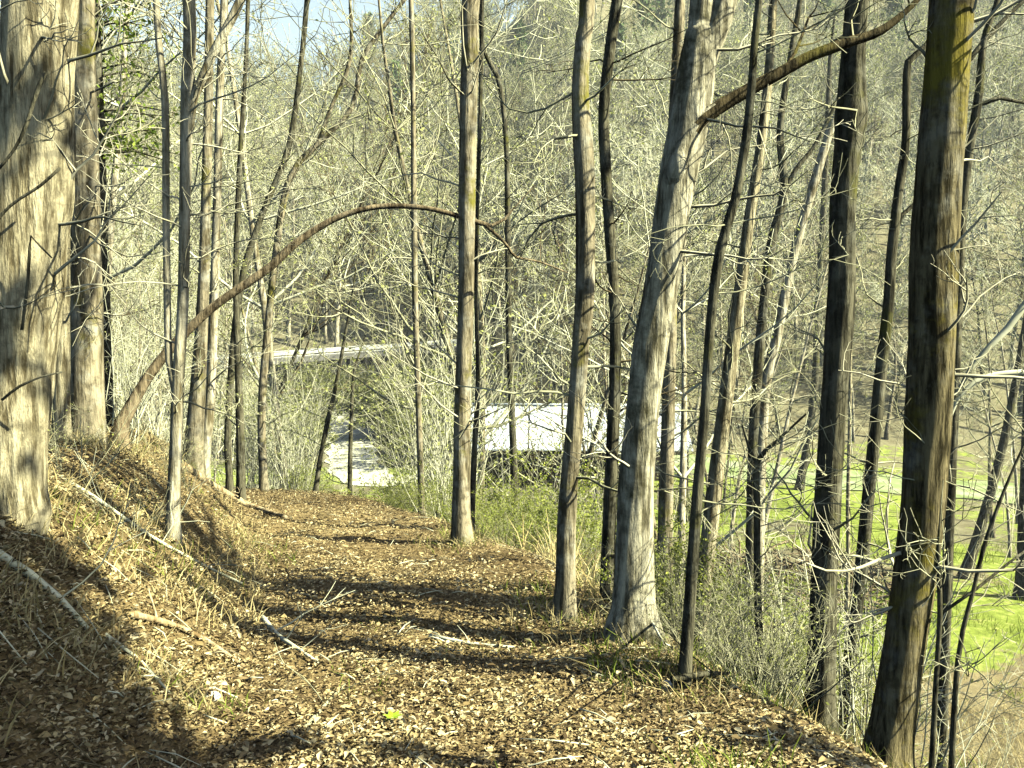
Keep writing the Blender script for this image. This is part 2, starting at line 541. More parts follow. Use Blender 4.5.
lane = ribbon('gravel_road', [(-20, 104), (-17.5, 92), (-15.0, 79), (-11.8, 63), (-8.5, 56.5), (-2, 58.8), (6, 60)],
              [4.2, 4.2, 4.2, 3.8, 4.2, 4, 3.6], M['gravel'], 0.06)
trk = ribbon('worn_path', [(6.2, 60), (14, 58.5), (24, 54), (36, 50), (50, 48), (64, 46)], [3.6, 4.5, 5.5, 6, 6, 5], M['worn_track'], 0.065)
tag(trk, 'worn pale track half grown with grass on the valley floor', 'track', kind='structure')
tag(lane, 'pale gravel lane curving across the valley floor', 'road', kind='structure')

# ------------------------------------------------------------------ shed with white metal roof
def make_shed():
    d = 50.0
    a, b = at(468, 450, d), at(686, 450, d)
    z0 = gz((a.x + b.x) / 2, d)
    L = b.x - a.x
    root = empty('open_shed', ((a.x + b.x) / 2, d, z0), 'long open fronted shed under a pale metal roof on the valley floor', 'shed')
    root.rotation_euler.z = math.radians(-2)
    zr, ze = at(560, 406, d + 1.8).z - z0, at(560, 450, d - 2.2).z - z0
    h = L / 2
    mb = MB()
    yr, ye, yb = 1.8, -2.2, 5.6
    n = int(L / 0.3)
    # ribbed sheets, front and back slope with thickness
    for (y0, z0_, y1, z1_) in ((ye, ze, yr, zr), (yb, ze, yr, zr)):
        for i in range(n + 1):
            x = -h + L * i / n
            q = 0.035 if i % 3 == 0 else 0.0
            for (yy, zz) in ((y0, z0_), (y1, z1_)):
                mb.v.append((x, yy, zz + q)); mb.v.append((x, yy, zz - 0.05))
        o = len(mb.v) - 4 * (n + 1)
        for i in range(n):
            k = o + 4 * i
            mb.f.append((k, k + 4, k + 6, k + 2)); mb.f.append((k + 1, k + 3, k + 7, k + 5)); mb.f.append((k, k + 1, k + 5, k + 4))
            mb.m += [0, 0, 0]
    roof = mb.build('roof', M['roof_metal'], root, False)
    s = MB(); s.tube([(-h - 0.02, yr, zr + 0.05), (h + 0.02, yr, zr + 0.05)], [0.11, 0.11], 6)
    s.build('ridge_cap', M['roof_metal'], roof)
    for k in (0.28, 0.565, 0.80):       # lap seams between roof sheets
        s = MB(); x = -h + L * k
        s.tube([(x, ye - 0.02, ze + 0.03), (x, yr, zr + 0.03)], [0.045, 0.045], 4)
        s.build('lap_seam', M['girder'], roof)
    for x in (-h + 0.05, h - 0.05):
        s = MB(); s.v += [(x, ye + 0.2, ze), (x, yb - 0.2, ze), (x, yr, zr - 0.08)]
        s.f.append((0, 1, 2)); s.m.append(0)
        s.build('gable', M['shed_wood'], root, False)
    s = MB(); s.box(-h + 0.2, h - 0.2, yb - 0.35, yb - 0.25, -0.5, ze)
    s.build('back_wall', M['shed_wood'], root, False)
    for i in range(6):
        s = MB(); x = -h + 0.3 + (L - 0.6) * i / 5
        s.box(x - 0.09, x + 0.09, ye + 0.3, ye + 0.48, -0.6, ze)
        s.build('post', M['shed_wood'], root, False)
    s = MB(); s.box(-h + 0.2, h - 0.2, ye + 0.28, ye + 0.5, ze - 0.3, ze - 0.06); s.build('header_beam', M['shed_wood'], root, False)
    s = MB()
    for i in range(int(L / 0.34)):
        x = -h + 0.4 + i * 0.34
        s.box(x, x + 0.14, ye + 0.18, ye + 0.24, -0.5, 1.15 + 0.06 * math.sin(i * 2.1))
    s.box(-h + 0.3, h - 0.3, ye + 0.245, ye + 0.29, 0.9, 1.0)
    s.build('slatted_front', M['slat_wood'], root, False)
make_shed()

# ------------------------------------------------------------------ bridge
def make_bridge():
    A, B = at(232, 356, 86), at(470, 340, 100)
    root = empty('bridge', ((A.x + B.x) / 2, (A.y + B.y) / 2, gz((A.x + B.x) / 2, (A.y + B.y) / 2)),
                 'long low grey bridge with a pale railing across the valley beyond the olive thicket', 'bridge')
    v = B - A; L = v.length
    root.rotation_euler.z = math.atan2(v.y, v.x)
    sl_ = v.z / L
    z0 = (A.z + B.z) / 2 - root.location.z
    sk = Matrix(((1, 0, 0, 0), (0, 1, 0, 0), (sl_, 0, 1, z0), (0, 0, 0, 1)))
    h = L / 2 + 1.5
    s = MB(); s.box(-h, h, 0, 5.2, -1.15, -0.72, 0, sk); s.build('deck', M['deck'], root, False)
    s = MB()
    for y in (0.4, 2.3, 4.4): s.box(-h, h, y, y + 0.35, -2.6, -1.153, 0, sk)
    i = -h + 0.4
    while i < h:
        s.box(i, i + 0.3, 0.06, 0.38, -1.75, -1.16, 0, sk); i += 0.85
    s.build('girder', M['girder'], root, False)
    for y in (0.02, 5.0):
        s = MB()
        s.box(-h, h, y, y + 0.1, -0.22, 0.0, 0, sk); s.box(-h, h, y, y + 0.08, -0.5, -0.42, 0, sk)
        i = -h + 0.2
        while i < h:
            s.box(i, i + 0.12, y + 0.11, y + 0.2, -0.717, -0.02, 0, sk); i += 1.6
        s.build('railing', M['rail_metal'], root, False)
    for x in (-h * 0.62, 0.0, h * 0.62):
        s = MB(); s.box(x - 0.4, x + 0.4, 0.5, 4.7, -12, -2.603, 0, sk); s.build('pier', M['concrete'], root, False)
make_bridge()

# ------------------------------------------------------------------ trees seen one by one in the photograph
BUDS = M['bud']
def trunk_tube(mb, P, flare, fine):
    """stem with ridged bark, swellings and root lobes; P in the tree's own space, soil at z = 0"""
    r0 = P[:, 3].max()
    n = 36 if fine else 14
    ph = rng.random() * 6.28; lob = rng.choice((3, 4, 5)); off = rng.random() * 50
    K = len(P); base = len(mb.v)
    th = np.arange(n) * 2 * math.pi / n
    for i in range(K):
        t = Vector(P[min(i + 1, K - 1)][:3] - P[max(i - 1, 0)][:3])
        a = t.cross(Vector((0, 1, 0.01))); a.normalize(); b = t.cross(a).normalized()
        z, r = P[i][2], P[i][3]
        e = math.exp(-max(z, 0) / (0.10 + 0.9 * r0))
        fl = 1 + (flare - 1) * e * (0.75 + 0.55 * np.cos(lob * th + ph))
        cx, cy = np.cos(th), np.sin(th)
        bulge = 0.10 * vnoise(cx * 0.8 + off + z * 1.3, cy * 0.8 + off + z * 1.7)
        if fine:
            q = r * 16
            rid = np.abs(vnoise(cx * q + off + z * 1.1, cy * q + 7 + z * 0.9)) + 0.5 * np.abs(vnoise(cx * q * 2.1 + z * 2.3, cy * q * 2.1 + off + z * 1.9))
            bulge = bulge + 0.24 * (rid - 0.15)
        rr = r * fl * (1 + bulge)
        for j in range(n):
            p = P[i]
            mb.v.append((p[0] + a.x * cx[j] * rr[j] + b.x * cy[j] * rr[j], p[1] + a.y * cx[j] * rr[j] + b.y * cy[j] * rr[j], p[2] + a.z * cx[j] * rr[j] + b.z * cy[j] * rr[j]))
    for i in range(K - 1):
        o = base + i * n
        for j in range(n):
            j2 = (j + 1) % n
            mb.f.append((o + j, o + j2, o + n + j2, o + n + j)); mb.m.append(0)

def limb_from(mb, P, rmul=1.0):
    """rows (x,y,z,r) -> tube"""
    n = 14 if P[:, 3].max() > 0.1 else 9 if P[:, 3].max() > 0.04 else 6
    mb.tube([Vector(p[:3]) for p in P], [p[3] * rmul for p in P], n, 0, lump=0.05 if n > 6 else 0.03)

def px_rows(pts, d, dd=0.0):
    """screen polyline (px, py, width px) set at its own distance -> world rows"""
    out = []
    k = len(pts)
    for i, (x, y, w) in enumerate(pts):
        dep = d + dd * i / max(k - 1, 1)
        p = at(x, y, dep)
        out.append((p.x, p.y, p.z, 0.5 * w / F_PX * dep))
    return out

def tree(label, pts, barkm, d=None, top=7.0, twigs=6, forks=(), limbs=(), crown=4, twigm=None, lean=0.0, cat='tree', name='bare_tree', flare=1.3, bud=0, group=None, crown_len=3.2, tw_len=0.9, dd=0.0, limbm=None):
    x0, y0, _ = pts[0]
    if d is None:
        hp = hit(x0, y0); d = hp.y
    rows = px_rows(pts, d, dd)
    b = rows[0]
    zb = gz(b[0], b[1])
    root = empty(name, (b[0], b[1], zb), label, cat, group)
    o = root.location
    # foot: down into the soil, with a root flare
    foot = []
    r0 = b[3]
    if b[2] > zb + 0.25:
        foot = [(b[0], b[1], zb - 0.3, r0 * 1.05), (b[0], b[1], zb + 0.05, r0 * 1.03), (b[0], b[1], zb + 0.3, r0 * 1.01)]
        foot = [f for f in foot if f[2] < b[2] - 0.12]
    else:
        foot = [(b[0], b[1], min(zb, b[2]) - 0.3, r0 * 1.03)]
    rows = foot + rows
    # carry the stem on above the frame
    if top > 0:
        p, q = np.array(rows[-2]), np.array(rows[-1])
        dv = (q - p)[:3]; dv /= np.linalg.norm(dv)
        zt = q[2]; r = q[3]; cur = q[:3].copy()
        n = 5
        for i in range(n):
            dv = dv + np.array([rng.gauss(0, 0.07), rng.gauss(0, 0.07), 0.12]); dv /= np.linalg.norm(dv)
            cur = cur + dv * top / n
            rows.append((cur[0], cur[1], cur[2], max(r * (1 - 0.8 * (i + 1) / n), 0.01)))
    S = spline([(x - o.x, y - o.y, z - o.z, r) for x, y, z, r in rows], 0.05 if d < 6.2 and r0 > 0.07 else 0.10 if d < 10 else 0.25)
    mb = MB(); trunk_tube(mb, S, flare + 0.05, d < 6.2 and r0 > 0.07); mb.build('trunk', barkm, root)
    stems = [S]
    for fk in forks:
        R = px_rows(fk, d, dd)
        if top > 0 and fk[-1][1] < 20:
            q = np.array(R[-1]); dv = (q - np.array(R[-2]))[:3]; dv /= np.linalg.norm(dv)
            for i in range(4):
                dv = dv + np.array([rng.gauss(0, 0.07), rng.gauss(0, 0.07), 0.12]); dv /= np.linalg.norm(dv)
                e = q[:3] + dv * top * 0.8 * (i + 1) / 4
                R.append((e[0], e[1], e[2], max(q[3] * (1 - 0.2 * (i + 1)), 0.01)))
        F2 = spline([(x - o.x, y - o.y, z - o.z, r) for x, y, z, r in R], 0.2)
        mb = MB(); limb_from(mb, F2); mb.build('stem', barkm, root); stems.append(F2)
    for fk in limbs:
        joint = (px_rows([(668, 226, 18)], d + 0.08) + px_rows([(671, 193, 20)], d - 0.01)) if limbm else []
        F2 = spline([(x - o.x, y - o.y, z - o.z, r) for x, y, z, r in joint + px_rows(fk, d - (0.10 if limbm else 0), dd + (0.10 if limbm else 0))], 0.04 if limbm else 0.10)
        mb = MB(); limb_from(mb, F2)
        if limbm:                                   # pale trunk bark runs a little way out along the limb, moss takes over raggedly
            ns = (len(mb.f) - 2) // (len(F2) - 1)
            for q in range(len(mb.f)):
                if q // ns < 17 + 3.2 * math.sin(q % ns * 1.35 + 1) + 1.6 * math.sin(q % ns * 3.1):
                    mb.m[q] = 1
        for _ in range(3):
            i = rng.randrange(len(F2) // 2, len(F2))
            grow(mb, F2[i][:3], Vector((rng.uniform(-.5, 1), rng.uniform(-1, 1), rng.uniform(0.1, 1))), 1.2, max(F2[i][3] * 0.4, 0.006), 1, kids=(2, 4))
        mb.build('limb', [limbm or barkm, barkm], root)
    # twigs in the frame and the crown above it
    mb = MB()
    ztop_frame = CAM.z + ray(512, 0).z * d - o.z
    for S_ in stems:
        low = [i for i in range(len(S_)) if 0.9 < S_[i][2] < ztop_frame + 0.5]
        high = [i for i in range(len(S_)) if S_[i][2] >= ztop_frame + 0.5]
        if low:
            for _ in range(int(twigs * 1.6) if S_ is S else max(2, twigs // 3)):
                i = rng.choice(low); q = S_[i]
                an = rng.uniform(0, 6.28)
                grow(mb, Vector(q[:3]), Vector((math.cos(an), math.sin(an), rng.uniform(-0.2, 0.7))), tw_len * rng.uniform(0.5, 1.5) * (d / 8) ** 0.5,
                     min(max(q[3] * 0.22, 0.005), 0.014), 2, 0.05, 0.3, (2, 5), 0, 0.0028, bud, 0.028, 1)
        if high:
            for _ in range(crown if S_ is S else max(2, crown // 2)):
                i = rng.choice(high); q = S_[i]
                an = rng.uniform(0, 6.28)
                grow(mb, Vector(q[:3]), Vector((math.cos(an), math.sin(an), rng.uniform(0.3, 1.1))), crown_len * rng.uniform(0.6, 1.3),
                     max(q[3] * 0.45, 0.01), 2, 0.1, 0.22, (3, 6), 0, 0.005, bud, 0.04, 1)
    if mb.v:
        mb.build('crown', [twigm or M['twig_mid'], BUDS], root)
    return root

B_ = M
FG = [
 dict(label='thick pale furrowed trunk at the left edge of the photo', pts=[(-24, 600, 96), (-12, 500, 88), (3, 400, 82), (17, 300, 78), (26, 220, 74), (33, 150, 70), (38, 70, 67), (42, 0, 64), (48, -150, 60)], d=4.6, barkm=B_['bark_tan'], twigs=10, twigm=M['twig_near'], flare=1.35),
 dict(label='straight trunk right behind the thick pale tree, dark below and pale above', pts=[(88, 470, 34), (87, 400, 32), (86, 300, 30), (85, 200, 27), (84, 110, 24), (84, 0, 20)], d=8.2, barkm=B_['bark_grey'], twigs=12, twigm=M['twig_near']),
 dict(label='slim yellowish trunk squeezed between the two big left trees', pts=[(60, 465, 18), (62, 380, 15), (63, 250, 13), (64, 100, 11), (66, 0, 10)], d=7.6, barkm=B_['bark_tan'], twigs=5, twigm=M['twig_near']),
 dict(label='pale slender tree on the bank forking into three stems', pts=[(173, 540, 15), (174, 490, 13), (176, 440, 12), (178, 385, 12), (183, 300, 11), (185, 200, 11), (187, 100, 12), (189, 0, 12)], d=6.5, barkm=B_['bark_pale'],
      forks=[[(177, 400, 9), (169, 360, 8), (167, 280, 8), (166, 200, 8), (165, 100, 8), (156, 0, 7)], [(186, 150, 9), (193, 100, 9), (212, 55, 9), (231, 20, 9), (243, -5, 9)]], twigs=12, twigm=M['twig_near']),
 dict(label='grey stem behind the forked pale tree, standing on the low mossy ridge', pts=[(192, 470, 18), (197, 400, 16), (202, 320, 12), (205, 230, 10), (208, 120, 9), (210, 0, 8)], d=11, barkm=B_['bark_grey'], twigs=7),
 dict(label='leaning thin pale stem just right of the grey stem behind the forked tree', pts=[(204, 465, 11), (210, 400, 10), (214, 300, 9), (217, 200, 8), (219, 120, 8), (222, 40, 7), (224, 0, 7)], d=11.6, barkm=B_['bark_pale'], twigs=7, twigm=M['twig_near']),
 dict(label='short dark sapling at the left edge of the trail under the arching branch', pts=[(241, 492, 9), (240, 430, 8), (238, 360, 7), (236, 270, 6), (240, 160, 5), (246, 60, 4), (248, 0, 4)], d=12.5, barkm=B_['bark_dark'], twigs=7, bud=4),
 dict(label='thin leaning dark tree rising behind the arching branch toward the sky', pts=[(228, 420, 7), (240, 290, 7), (262, 215, 6), (288, 150, 6), (299, 80, 5), (307, 0, 5)], d=14, barkm=B_['bark_dark'], twigs=14, bud=3, tw_len=1.3),
 dict(label='thin tree with two crooked forks below the patch of sky', pts=[(262, 400, 8), (275, 260, 7), (290, 178, 7), (322, 140, 6), (352, 108, 5), (362, 60, 5), (385, 25, 4), (408, -5, 4)], d=16, barkm=B_['bark_grey'],
      forks=[[(318, 145, 5), (330, 110, 4), (350, 60, 4), (350, 0, 3)]], twigs=14, bud=3, tw_len=1.4),
 dict(label='slender straight pole tree left of the tall grey trunk at the trail edge', pts=[(422, 520, 7), (419, 420, 6), (415, 300, 6), (414, 200, 6), (413, 100, 5), (411, 0, 5)], d=12.5, barkm=B_['bark_grey'], twigs=9, twigm=M['twig_near']),
 dict(label='tall straight grey trunk at the trail edge in the middle of the photo', pts=[(461, 545, 20), (461, 500, 18), (462, 430, 17), (464, 360, 16), (466, 300, 16), (467, 200, 17), (468, 120, 17), (470, 50, 17), (471, 0, 17)], barkm=B_['bark_grey'], twigs=10, twigm=M['twig_near']),
 dict(label='thin dark stem hugging the right side of the tall grey trunk', pts=[(471, 535, 6), (474, 460, 6), (478, 380, 5), (476, 290, 4), (478, 190, 4), (481, 80, 4), (482, 0, 4)], d=10.2, barkm=B_['bark_dark'], twigs=5),
 dict(label='thin dark tree with a crooked top between the tall grey trunk and the smooth trunk', pts=[(516, 530, 8), (513, 440, 7), (509, 340, 6), (508, 260, 6), (506, 140, 5), (498, 78, 5), (484, 52, 4), (478, 0, 4)], d=14.5, barkm=B_['bark_dark'], twigs=16, bud=3, tw_len=1.3),
 dict(label='smooth grey trunk with a slight bow, dark on its left side, at the trail edge', pts=[(564, 622, 24), (565, 600, 21), (568, 500, 18), (575, 420, 17), (581, 340, 17), (585, 290, 18), (585, 200, 19), (583, 150, 19), (580, 90, 16), (583, 40, 15), (587, 0, 14)], barkm=B_['bark_grey'], twigs=9),
 dict(label='dark wavy stem between the smooth bowed trunk and the big leaning tree', pts=[(607, 620, 16), (608, 560, 14), (611, 480, 13), (615, 380, 12), (615, 320, 11), (611, 250, 11), (606, 170, 11), (604, 110, 11), (610, 50, 11), (617, 0, 11)], d=6.8, barkm=B_['bark_dark'], twigs=9, twigm=M['twig_dark']),
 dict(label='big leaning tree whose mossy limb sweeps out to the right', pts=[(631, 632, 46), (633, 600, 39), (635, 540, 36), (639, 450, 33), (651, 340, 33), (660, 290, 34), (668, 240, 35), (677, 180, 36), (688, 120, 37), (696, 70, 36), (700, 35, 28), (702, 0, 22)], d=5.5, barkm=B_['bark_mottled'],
      forks=[[(694, 90, 26), (706, 50, 27), (720, 20, 24), (727, -5, 22)]],
      limbs=[[(677, 168, 21), (686, 144, 18), (700, 122, 16), (722, 105, 14), (748, 90, 13), (778, 74, 12), (806, 58, 11), (832, 48, 11), (852, 41, 10), (880, 31, 9), (905, 12, 6), (925, -8, 5)]], twigs=8, crown=6, twigm=M['twig_near'], flare=1.32, limbm=M['bark_limb']),
 dict(label='mottled thin trunk close behind the big leaning tree', pts=[(664, 590, 16), (666, 500, 15), (668, 420, 14), (670, 330, 13), (671, 230, 12), (674, 120, 11), (680, 0, 10)], d=9.5, barkm=B_['bark_grey'], twigs=8),
 dict(label='slim dark stem curving up to the right, first right of the big leaning tree', pts=[(684, 690, 14), (690, 600, 12), (697, 500, 11), (704, 420, 10), (711, 320, 10), (720, 250, 10), (735, 200, 9), (746, 140, 9), (752, 80, 8), (759, 0, 7)], barkm=B_['bark_dark'], twigs=10),
 dict(label='yellowish trunk with a peeled orange patch behind the curving dark stem', pts=[(699, 640, 18), (703, 590, 17), (712, 510, 16), (722, 430, 15), (732, 350, 14), (740, 290, 12), (749, 220, 11), (757, 170, 10), (766, 100, 9), (773, 0, 8)], d=6.6, barkm=B_['bark_tan'], twigs=8),
 dict(label='dark crooked tree leaning behind the trunk with the peeled patch', pts=[(752, 480, 10), (757, 380, 10), (765, 290, 9), (772, 240, 9), (784, 190, 8), (780, 130, 7), (790, 60, 6), (800, 0, 5)], d=17, barkm=B_['bark_dark'], forks=[[(768, 250, 6), (790, 180, 5), (815, 145, 4), (838, 100, 4)]], twigs=12, tw_len=1.3),
 dict(label='pale leaning tree left of the knobbed dark trunk, forked at the top', pts=[(762, 430, 11), (778, 330, 10), (795, 250, 9), (812, 190, 9), (830, 130, 8), (845, 80, 7), (860, 0, 5)], d=19, barkm=B_['bark_pale'], twigs=14, tw_len=1.4, twigm=M['twig_near']),
 dict(label='thin black sapling with a forked top standing on the right slope', pts=[(760, 715, 9), (759, 640, 8), (757, 560, 7), (757, 500, 7), (757, 462, 6), (778, 440, 3), (806, 414, 2)], barkm=B_['bark_dark'], top=0, forks=[[(757, 465, 4), (748, 445, 3), (742, 425, 2)]], twigs=8, d=6.0, flare=1.2, name='sapling', cat='sapling'),
 dict(label='grey knobbed trunk with a narrow pale second stem, left of the mossy right trunk', pts=[(818, 760, 32), (820, 700, 28), (823, 600, 26), (828, 500, 26), (834, 400, 25), (841, 300, 26), (843, 200, 24), (848, 145, 25), (850, 118, 30), (852, 92, 24), (855, 50, 19), (859, 0, 17)], d=5.75, barkm=B_['bark_dark'],
      forks=[[(842, 125, 9), (841, 100, 8), (845, 50, 7), (849, 0, 7)]], twigs=8, twigm=M['twig_mid']),
 dict(label='thin crooked dark tree between the knobbed trunk and the mossy right trunk', pts=[(846, 705, 15), (852, 640, 14), (860, 580, 13), (868, 500, 12), (878, 400, 12), (888, 310, 11), (892, 250, 10), (899, 190, 9), (906, 140, 8), (908, 62, 7), (925, 46, 5), (945, 10, 4)], d=7.2, barkm=B_['bark_dark'],
      forks=[[(893, 235, 6), (902, 215, 5), (925, 195, 4), (940, 180, 3)]], twigs=9),
 dict(label='tall mossy brown trunk, widest of the trees on the right side', pts=[(878, 830, 46), (886, 770, 40), (903, 660, 37), (915, 580, 40), (922, 520, 41), (928, 430, 42), (931, 350, 42), (933, 270, 42), (937, 190, 41), (944, 100, 40), (948, 50, 40), (952, 0, 40)], d=4.5, barkm=B_['bark_mossy'], twigs=9, twigm=M['twig_near']),
 dict(label='dark forked branchy tree at the right edge beside the mossy trunk', pts=[(950, 500, 10), (955, 380, 10), (961, 230, 9), (968, 160, 8), (978, 100, 8), (984, 40, 6), (1000, -10, 5)], d=9.5, barkm=B_['bark_dark'], forks=[[(962, 70, 5), (985, 40, 5), (1014, 10, 4), (1030, -5, 4)], [(978, 105, 5), (1000, 98, 4), (1030, 104, 3)]], twigs=12, tw_len=1.2, twigm=M['twig_near']),
 dict(label='small dark tree leaning right over the green grass near the right edge', pts=[(964, 578, 11), (975, 545, 10), (990, 495, 9), (1004, 440, 8), (1016, 380, 7), (1030, 300, 6)], barkm=B_['bark_dark'], top=4, twigs=10, tw_len=1.3),
 dict(label='dark trunk on the grass cut by the right edge of the photo', pts=[(1021, 600, 13), (1024, 540, 12), (1028, 430, 11), (1032, 300, 10), (1036, 150, 9), (1036, 0, 8)], barkm=B_['bark_dark'], twigs=12, tw_len=1.4),
 dict(label='thin greenish pole tree standing alone on the grass beyond the knobbed trunk', pts=[(848, 565, 4), (848, 500, 4), (850, 400, 3), (851, 300, 3), (853, 160, 3)], d=24, barkm=B_['bark_tan'], top=3, twigs=4, crown=4),
 dict(label='thin dark sapling leaning right in front of the pale lane below the bridge', pts=[(314, 505, 6), (320, 460, 5), (328, 420, 5), (338, 375, 4), (346, 330, 3)], d=17, barkm=B_['bark_dark'], top=1.5, twigs=5, crown=3, flare=1.1, name='sapling', cat='sapling'),
 dict(label='short upright dark sapling crossing the middle of the pale lane', pts=[(350, 505, 5), (350, 470, 5), (351, 430, 4), (353, 380, 3)], d=18, barkm=B_['bark_dark'], top=1.0, twigs=5, crown=3, flare=1.1, name='sapling', cat='sapling'),
 dict(label='thin dark whip stem curving right in front of the grass beside the mossy right trunk', pts=[(950, 800, 6), (958, 660, 5), (974, 588, 4), (986, 540, 4), (1006, 486, 3), (1028, 436, 2)], d=4.4, barkm=B_['bark_dark'], top=0, twigs=4, flare=1.1, name='sapling', cat='sapling'),
 dict(label='thin dark upright sapling with a side branch, touching the right side of the mossy trunk', pts=[(930, 800, 6), (936, 680, 5), (940, 614, 5), (938, 540, 4), (943, 460, 3), (940, 390, 2)], d=4.4, barkm=B_['bark_dark'], top=0, twigs=5, flare=1.1, name='sapling', cat='sapling', forks=[[(940, 614, 3.5), (975, 590, 3), (1010, 562, 2.5), (1032, 546, 2)]]),
 dict(label='pale bent sapling whose two drooping branches reach in from the right edge', pts=[(1120, 640, 12), (1105, 520, 11), (1080, 410, 10), (1050, 376, 8), (1000, 374, 6), (975, 382, 5), (957, 400, 4), (948, 425, 3)], d=7.4, barkm=B_['twig_pale'], top=0, twigs=9, flare=1.1, name='sapling', cat='sapling', twigm=M['twig_near'], forks=[[(1084, 430, 9), (1062, 300, 9), (1040, 288, 8), (1008, 328, 7), (990, 346, 6), (972, 366, 5), (955, 396, 3)]]),
 dict(label='dark leaning trunk far across the valley lane between two right trunks', pts=[(799, 490, 9), (808, 440, 8), (815, 380, 7), (818, 300, 6), (824, 200, 6), (830, 60, 4)], barkm=B_['bark_dark'], top=3, twigs=12, tw_len=1.2),
]
# ---- more below
for kw in FG:
    t_ = tree(**kw)
    if kw['label'].startswith('thick pale furrowed'):     # dead vine stems and stubs on the big trunk
        for P in ([(46, 72, 4), (40, 84, 5), (33, 104, 4), (26, 126, 4), (14, 150, 3), (-4, 172, 3)], [(22, 330, 3), (27, 290, 3), (29, 262, 3), (31, 236, 2), (40, 246, 2), (52, 258, 1.5)],
                  [(60, 168, 3), (40, 186, 3), (10, 206, 3), (-10, 230, 3)], [(2, 400, 3), (20, 386, 3), (44, 376, 2), (62, 372, 2)]):
            R = spline([(x - t_.location.x, y - t_.location.y, z - t_.location.z, r) for x, y, z, r in px_rows(P, 4.32)], 0.05)
            mb = MB(); mb.tube([Vector(q[:3]) for q in R], [q[3] for q in R], 6, lump=0.1); mb.build('vine', M['bark_dark'], t_)

# arching bowed sapling over the trail
def arching():
    pts = [(119, 432, 20), (128, 412, 17), (140, 390, 15), (156, 366, 14), (180, 338, 13), (211, 309, 12), (240, 288, 12), (269, 268, 12), (290, 248, 12), (306, 236, 10), (330, 221, 9), (360, 210, 8), (390, 206, 8), (425, 208, 7), (455, 215, 7), (480, 223, 7), (492, 226, 6), (505, 219, 4), (514, 208, 2), (535, 185, 1.5)]
    pts = [(a, b, w * 0.72) for a, b, w in pts]
    r = tree('brown bowed sapling arching in a hoop over the trail', pts, M['bark_red'], d=8.6, top=0, twigs=0, crown=0, flare=1.6, name='arching_tree', dd=0.8,
             limbs=[[(486, 226, 4), (498, 236, 3.5), (508, 247, 3), (516, 257, 3), (540, 262, 2), (568, 273, 1.5)]])
arching()

# ------------------------------------------------------------------ stock trees, bushes and evergreens that are copied
def stock_tree(name, H, r, barkm, twigm, nl, lv, bud, budsize, kids=(3, 5), rmin=0.012, fork=False, lean=0.04, base=0.3, tail=0.25, wander=0.06):
    root = empty(name, (0, 0, 0))
    rows, p = [], Vector((0, 0, -0.4))
    d = Vector((rng.gauss(0, lean), rng.gauss(0, lean), 1))
    n = 9
    for i in range(n + 1):
        rows.append((p.x, p.y, p.z, r * (1.35 if i == 0 else 1 - 0.88 * i / n)))
        d = (d + Vector((rng.gauss(0, wander), rng.gauss(0, wander), 0.05))).normalized()
        p = p + d * ((H + 0.4) / n)
    S = spline(rows, H / 16)
    mb = MB(); mb.tube([Vector(q[:3]) for q in S], [q[3] for q in S], 7, lump=0.04); mb.build('trunk', barkm, root)
    mb = MB()
    for k in range(nl):
        f = base + (1 - base) * ((k + rng.random()) / nl) ** 0.9
        i = min(int(f * (len(S) - 1)), len(S) - 1)
        q = S[i]; an = rng.uniform(0, 6.28)
        L = H * (tail + 0.24 * (1 - abs(f - 0.55)))
        grow(mb, Vector(q[:3]), Vector((math.cos(an), math.sin(an), rng.uniform(0.25, 1.0))), L * rng.uniform(0.6, 1.1) * 0.62, max(q[3] * 0.5, rmin), lv,
             0.10, 0.2, kids, 0, rmin, bud, budsize, 1)
    mb.build('crown', [twigm, BUDS], root)
    return root

HT = {}
def stock_bush(name, H, n, twigm, leafm, lv, bud, budsize, spread=0.5, r=0.012, kids=(2, 4), leafname='leaves', split=True):
    root = empty(name, (0, 0, 0)); HT[root.name] = H * 1.05
    mb = MB()
    for k in range(n):
        an = rng.uniform(0, 6.28); q = rng.random() ** 0.6
        p = Vector((math.cos(an) * q * 0.25 * H * spread, math.sin(an) * q * 0.25 * H * spread, -0.1))
        d = Vector((math.cos(an) * spread * q, math.sin(an) * spread * q, 1))
        grow(mb, p, d, H * rng.uniform(0.6, 1.1), r * rng.uniform(0.7, 1.2), lv, 0.03, 0.2, kids, 0, r * 0.3, bud, budsize, 1, ang=0.7, shrink=0.5)
    # stems and leaves become two parts
    st, lf = MB(), MB()
    for part, want in ((st, 0), (lf, 1)):
        mp = {}
        for f, m in zip(mb.f, mb.m):
            if m != want: continue
            ids = []
            for i in f:
                if i not in mp:
                    mp[i] = len(part.v); part.v.append(mb.v[i])
                ids.append(mp[i])
            part.f.append(tuple(ids)); part.m.append(0)
    st.build('stems', twigm, root)
    if lf.f: lf.build(leafname, leafm, root, False)
    return root

